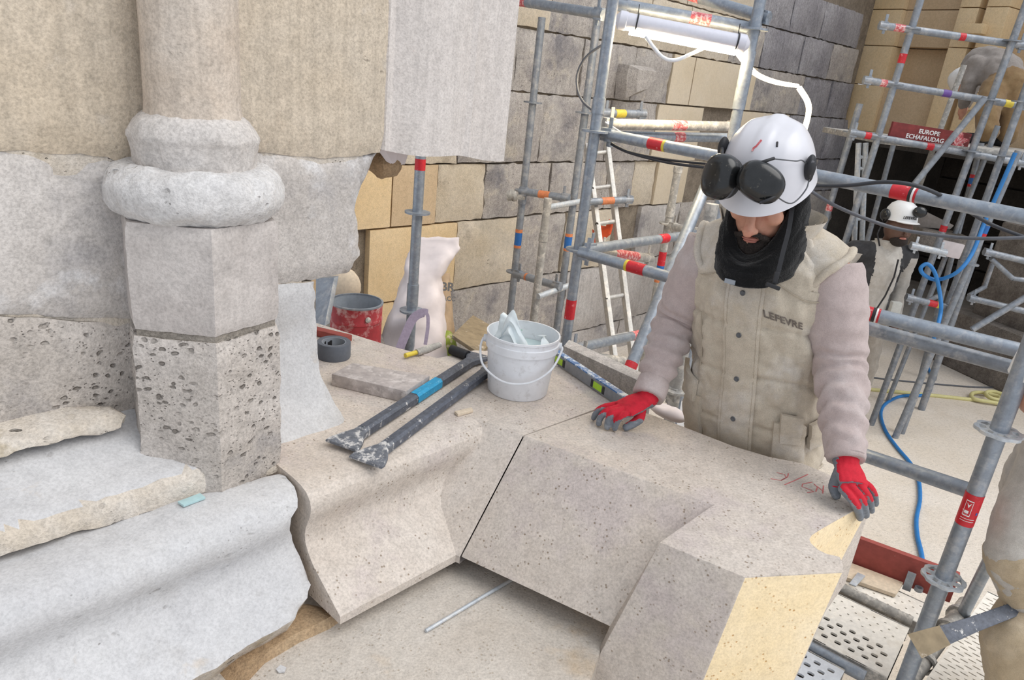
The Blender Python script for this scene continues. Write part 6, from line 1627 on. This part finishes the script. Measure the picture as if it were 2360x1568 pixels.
link('lettering', text_mesh('LEFEVRE', .020, hc - fr_ * .055 + ff * .118 + UP * .020, fr_, UP, bold=.001), 'black_ink', fh, 0)
hd = J['head']
for s in (-1, 1):
    m = MB(); m.ball(hd + fr_ * s * .035 + ff * .088 + UP * .012, (.012, .008, .006)); m.build('eye', 'beard', far, 180)
m = MB(); m.tube([hd + ff * .095 + UP * .01, hd + ff * .115 - UP * .02], [.008, .015], 8); m.ball(hd + ff * .112 - UP * .022, .016); m.build('nose', 'skin_dark', far, 180)
m = MB(); m.ball(hd + ff * .088 - UP * .052, (.026, .012, .009)); m.build('lips', 'lip', far, 180)
m = MB(); m.ball(hd + ff * .045 - UP * .075, (.062, .055, .045)); m.build('beard', 'beard', far, 180)

# worker bending over on the upper platform, seen from behind
zpl = zp + .022
pv = PD(2318, 196, 6.0); 
J = dict(pelvis=pv, waist=PD(2302, 160, 6.12), chest=PD(2262, 152, 6.35), neck=PD(2236, 172, 6.5), head=PD(2222, 190, 6.6), shl=PD(2248, 148, 6.15), shr=PD(2262, 150, 6.55), ell=PD(2232, 200, 6.2), elr=PD(2240, 205, 6.6), wrl=PD(2222, 240, 6.3), wrr=PD(2226, 240, 6.6))
fx = pv.x; 
J['hil'] = pv + V((-.09, -.03, -.04)); J['hir'] = pv + V((.09, .0, -.04))
a1, a2 = PD(2272, 318, 5.9), PD(2318, 326, 5.95)
J['anl'] = V((a1.x, a1.y, zpl + .105)); J['anr'] = V((a2.x, a2.y, zpl + .105))
J['knl'] = J['hil'].lerp(J['anl'], .5) + V((-.04, -.02, 0)); J['knr'] = J['hir'].lerp(J['anr'], .5) + V((-.01, -.04, 0)); J['toe'] = V((-.6, .8, 0))
bend, bb, bj, bt = figure('worker in brown work clothes bending over on the upper platform, seen from behind', J, ('skin', 'jacket_far', 'trousers_far', 'rubber_black'), (fx, pv.y, zpl), vox=.016, jr=1.0, tr=1.05)

# crouching worker cut by the right edge, with a pry bar
K = lambda x, y, z: PZ(x, y, z)
J = dict(pelvis=K(2500, 1420, 1.02), waist=K(2490, 1280, 1.22), chest=K(2470, 1120, 1.42), neck=K(2450, 980, 1.62), head=K(2430, 900, 1.74), shl=K(2418, 1075, 1.50), shr=K(2560, 1120, 1.50), ell=K(2338, 1262, 1.26), elr=K(2600, 1330, 1.2), wrl=K(2368, 1392, 1.08), wrr=K(2480, 1450, 1.0),
         hil=K(2440, 1420, 1.00), hir=K(2560, 1440, 1.0), knl=K(2352, 1478, .98), knr=K(2480, 1520, .96), anl=K(2370, 1640, .70), anr=K(2500, 1690, .70), toe=V((-.8, -.6, 0)))
cr, cb, cj, ct = figure('worker cut off by the right edge in grey jacket, crouching with a pry bar', J, ('skin', 'jacket_grey', 'trousers_sand', 'rubber_black'), (J['anl'].x, J['anl'].y, ZDK), vox=.012, jr=1.12, tr=1.2)
m = MB(); caps(m, [J['ell'].lerp(J['wrl'], .18), J['ell'].lerp(J['wrl'], .75)], [.088, .070]); me = voxel(m, .01, 3); displace(me, lambda p, n: .006 * fbm(p, 14)); link('cuff', me, 'trousers_sand', cr, 180)
m = MB(); caps(m, [K(2332, 1408, 1.06), K(2372, 1412, 1.06)], [.026, .03]); link('glove', voxel(m, .006, 3), 'rubber_black', cr, 180)
a, b = K(2108, 1490, 1.00), K(2400, 1382, 1.10)
ax_ = (b - a).normalized(); vw_ = (CAM - a).normalized(); s_ = ax_.cross(vw_).normalized()
pb = thing('pry_bar', a, 'flat dark pry bar with a dusty end held by the worker at the right edge', 'pry bar')
def fs(t, w, th): c_ = a + ax_ * t; return [c_ + s_ * w + vw_ * th, c_ - s_ * w + vw_ * th, c_ - s_ * w - vw_ * th, c_ + s_ * w - vw_ * th]
Lb_ = (b - a).length
m = MB(); m.loft([fs(.10, .026, .006), fs(.2, .021, .007), fs(Lb_, .017, .008)]); m.build('shaft', 'iron_dark', pb, bevel=.002)
m = MB(); m.loft([fs(0, .034, .003), fs(.05, .031, .005), fs(.105, .027, .007)]); m.build('blade', 'plywood_tan', pb, bevel=.0015)

# plain white helmets on the two half-hidden workers
def plain_helmet(who, c, up_):
    h = thing('helmet', c, None, None); h.parent = who; h.location = c - who.location
    m = MB(); m.lathe([(.09, -.012), (.118, -.008), (.116, 0), (.112, .03), (.104, .07), (.083, .105), (.05, .125), (.01, .132)], c, 32, axis=up_); m.build('shell', 'helmet_far', h, 60)
plain_helmet(cr, J['head'] + UP * .03, V((-.25, -.2, 1)))
plain_helmet(bend, PD(2220, 188, 6.62), V((-.6, .3, .7)))
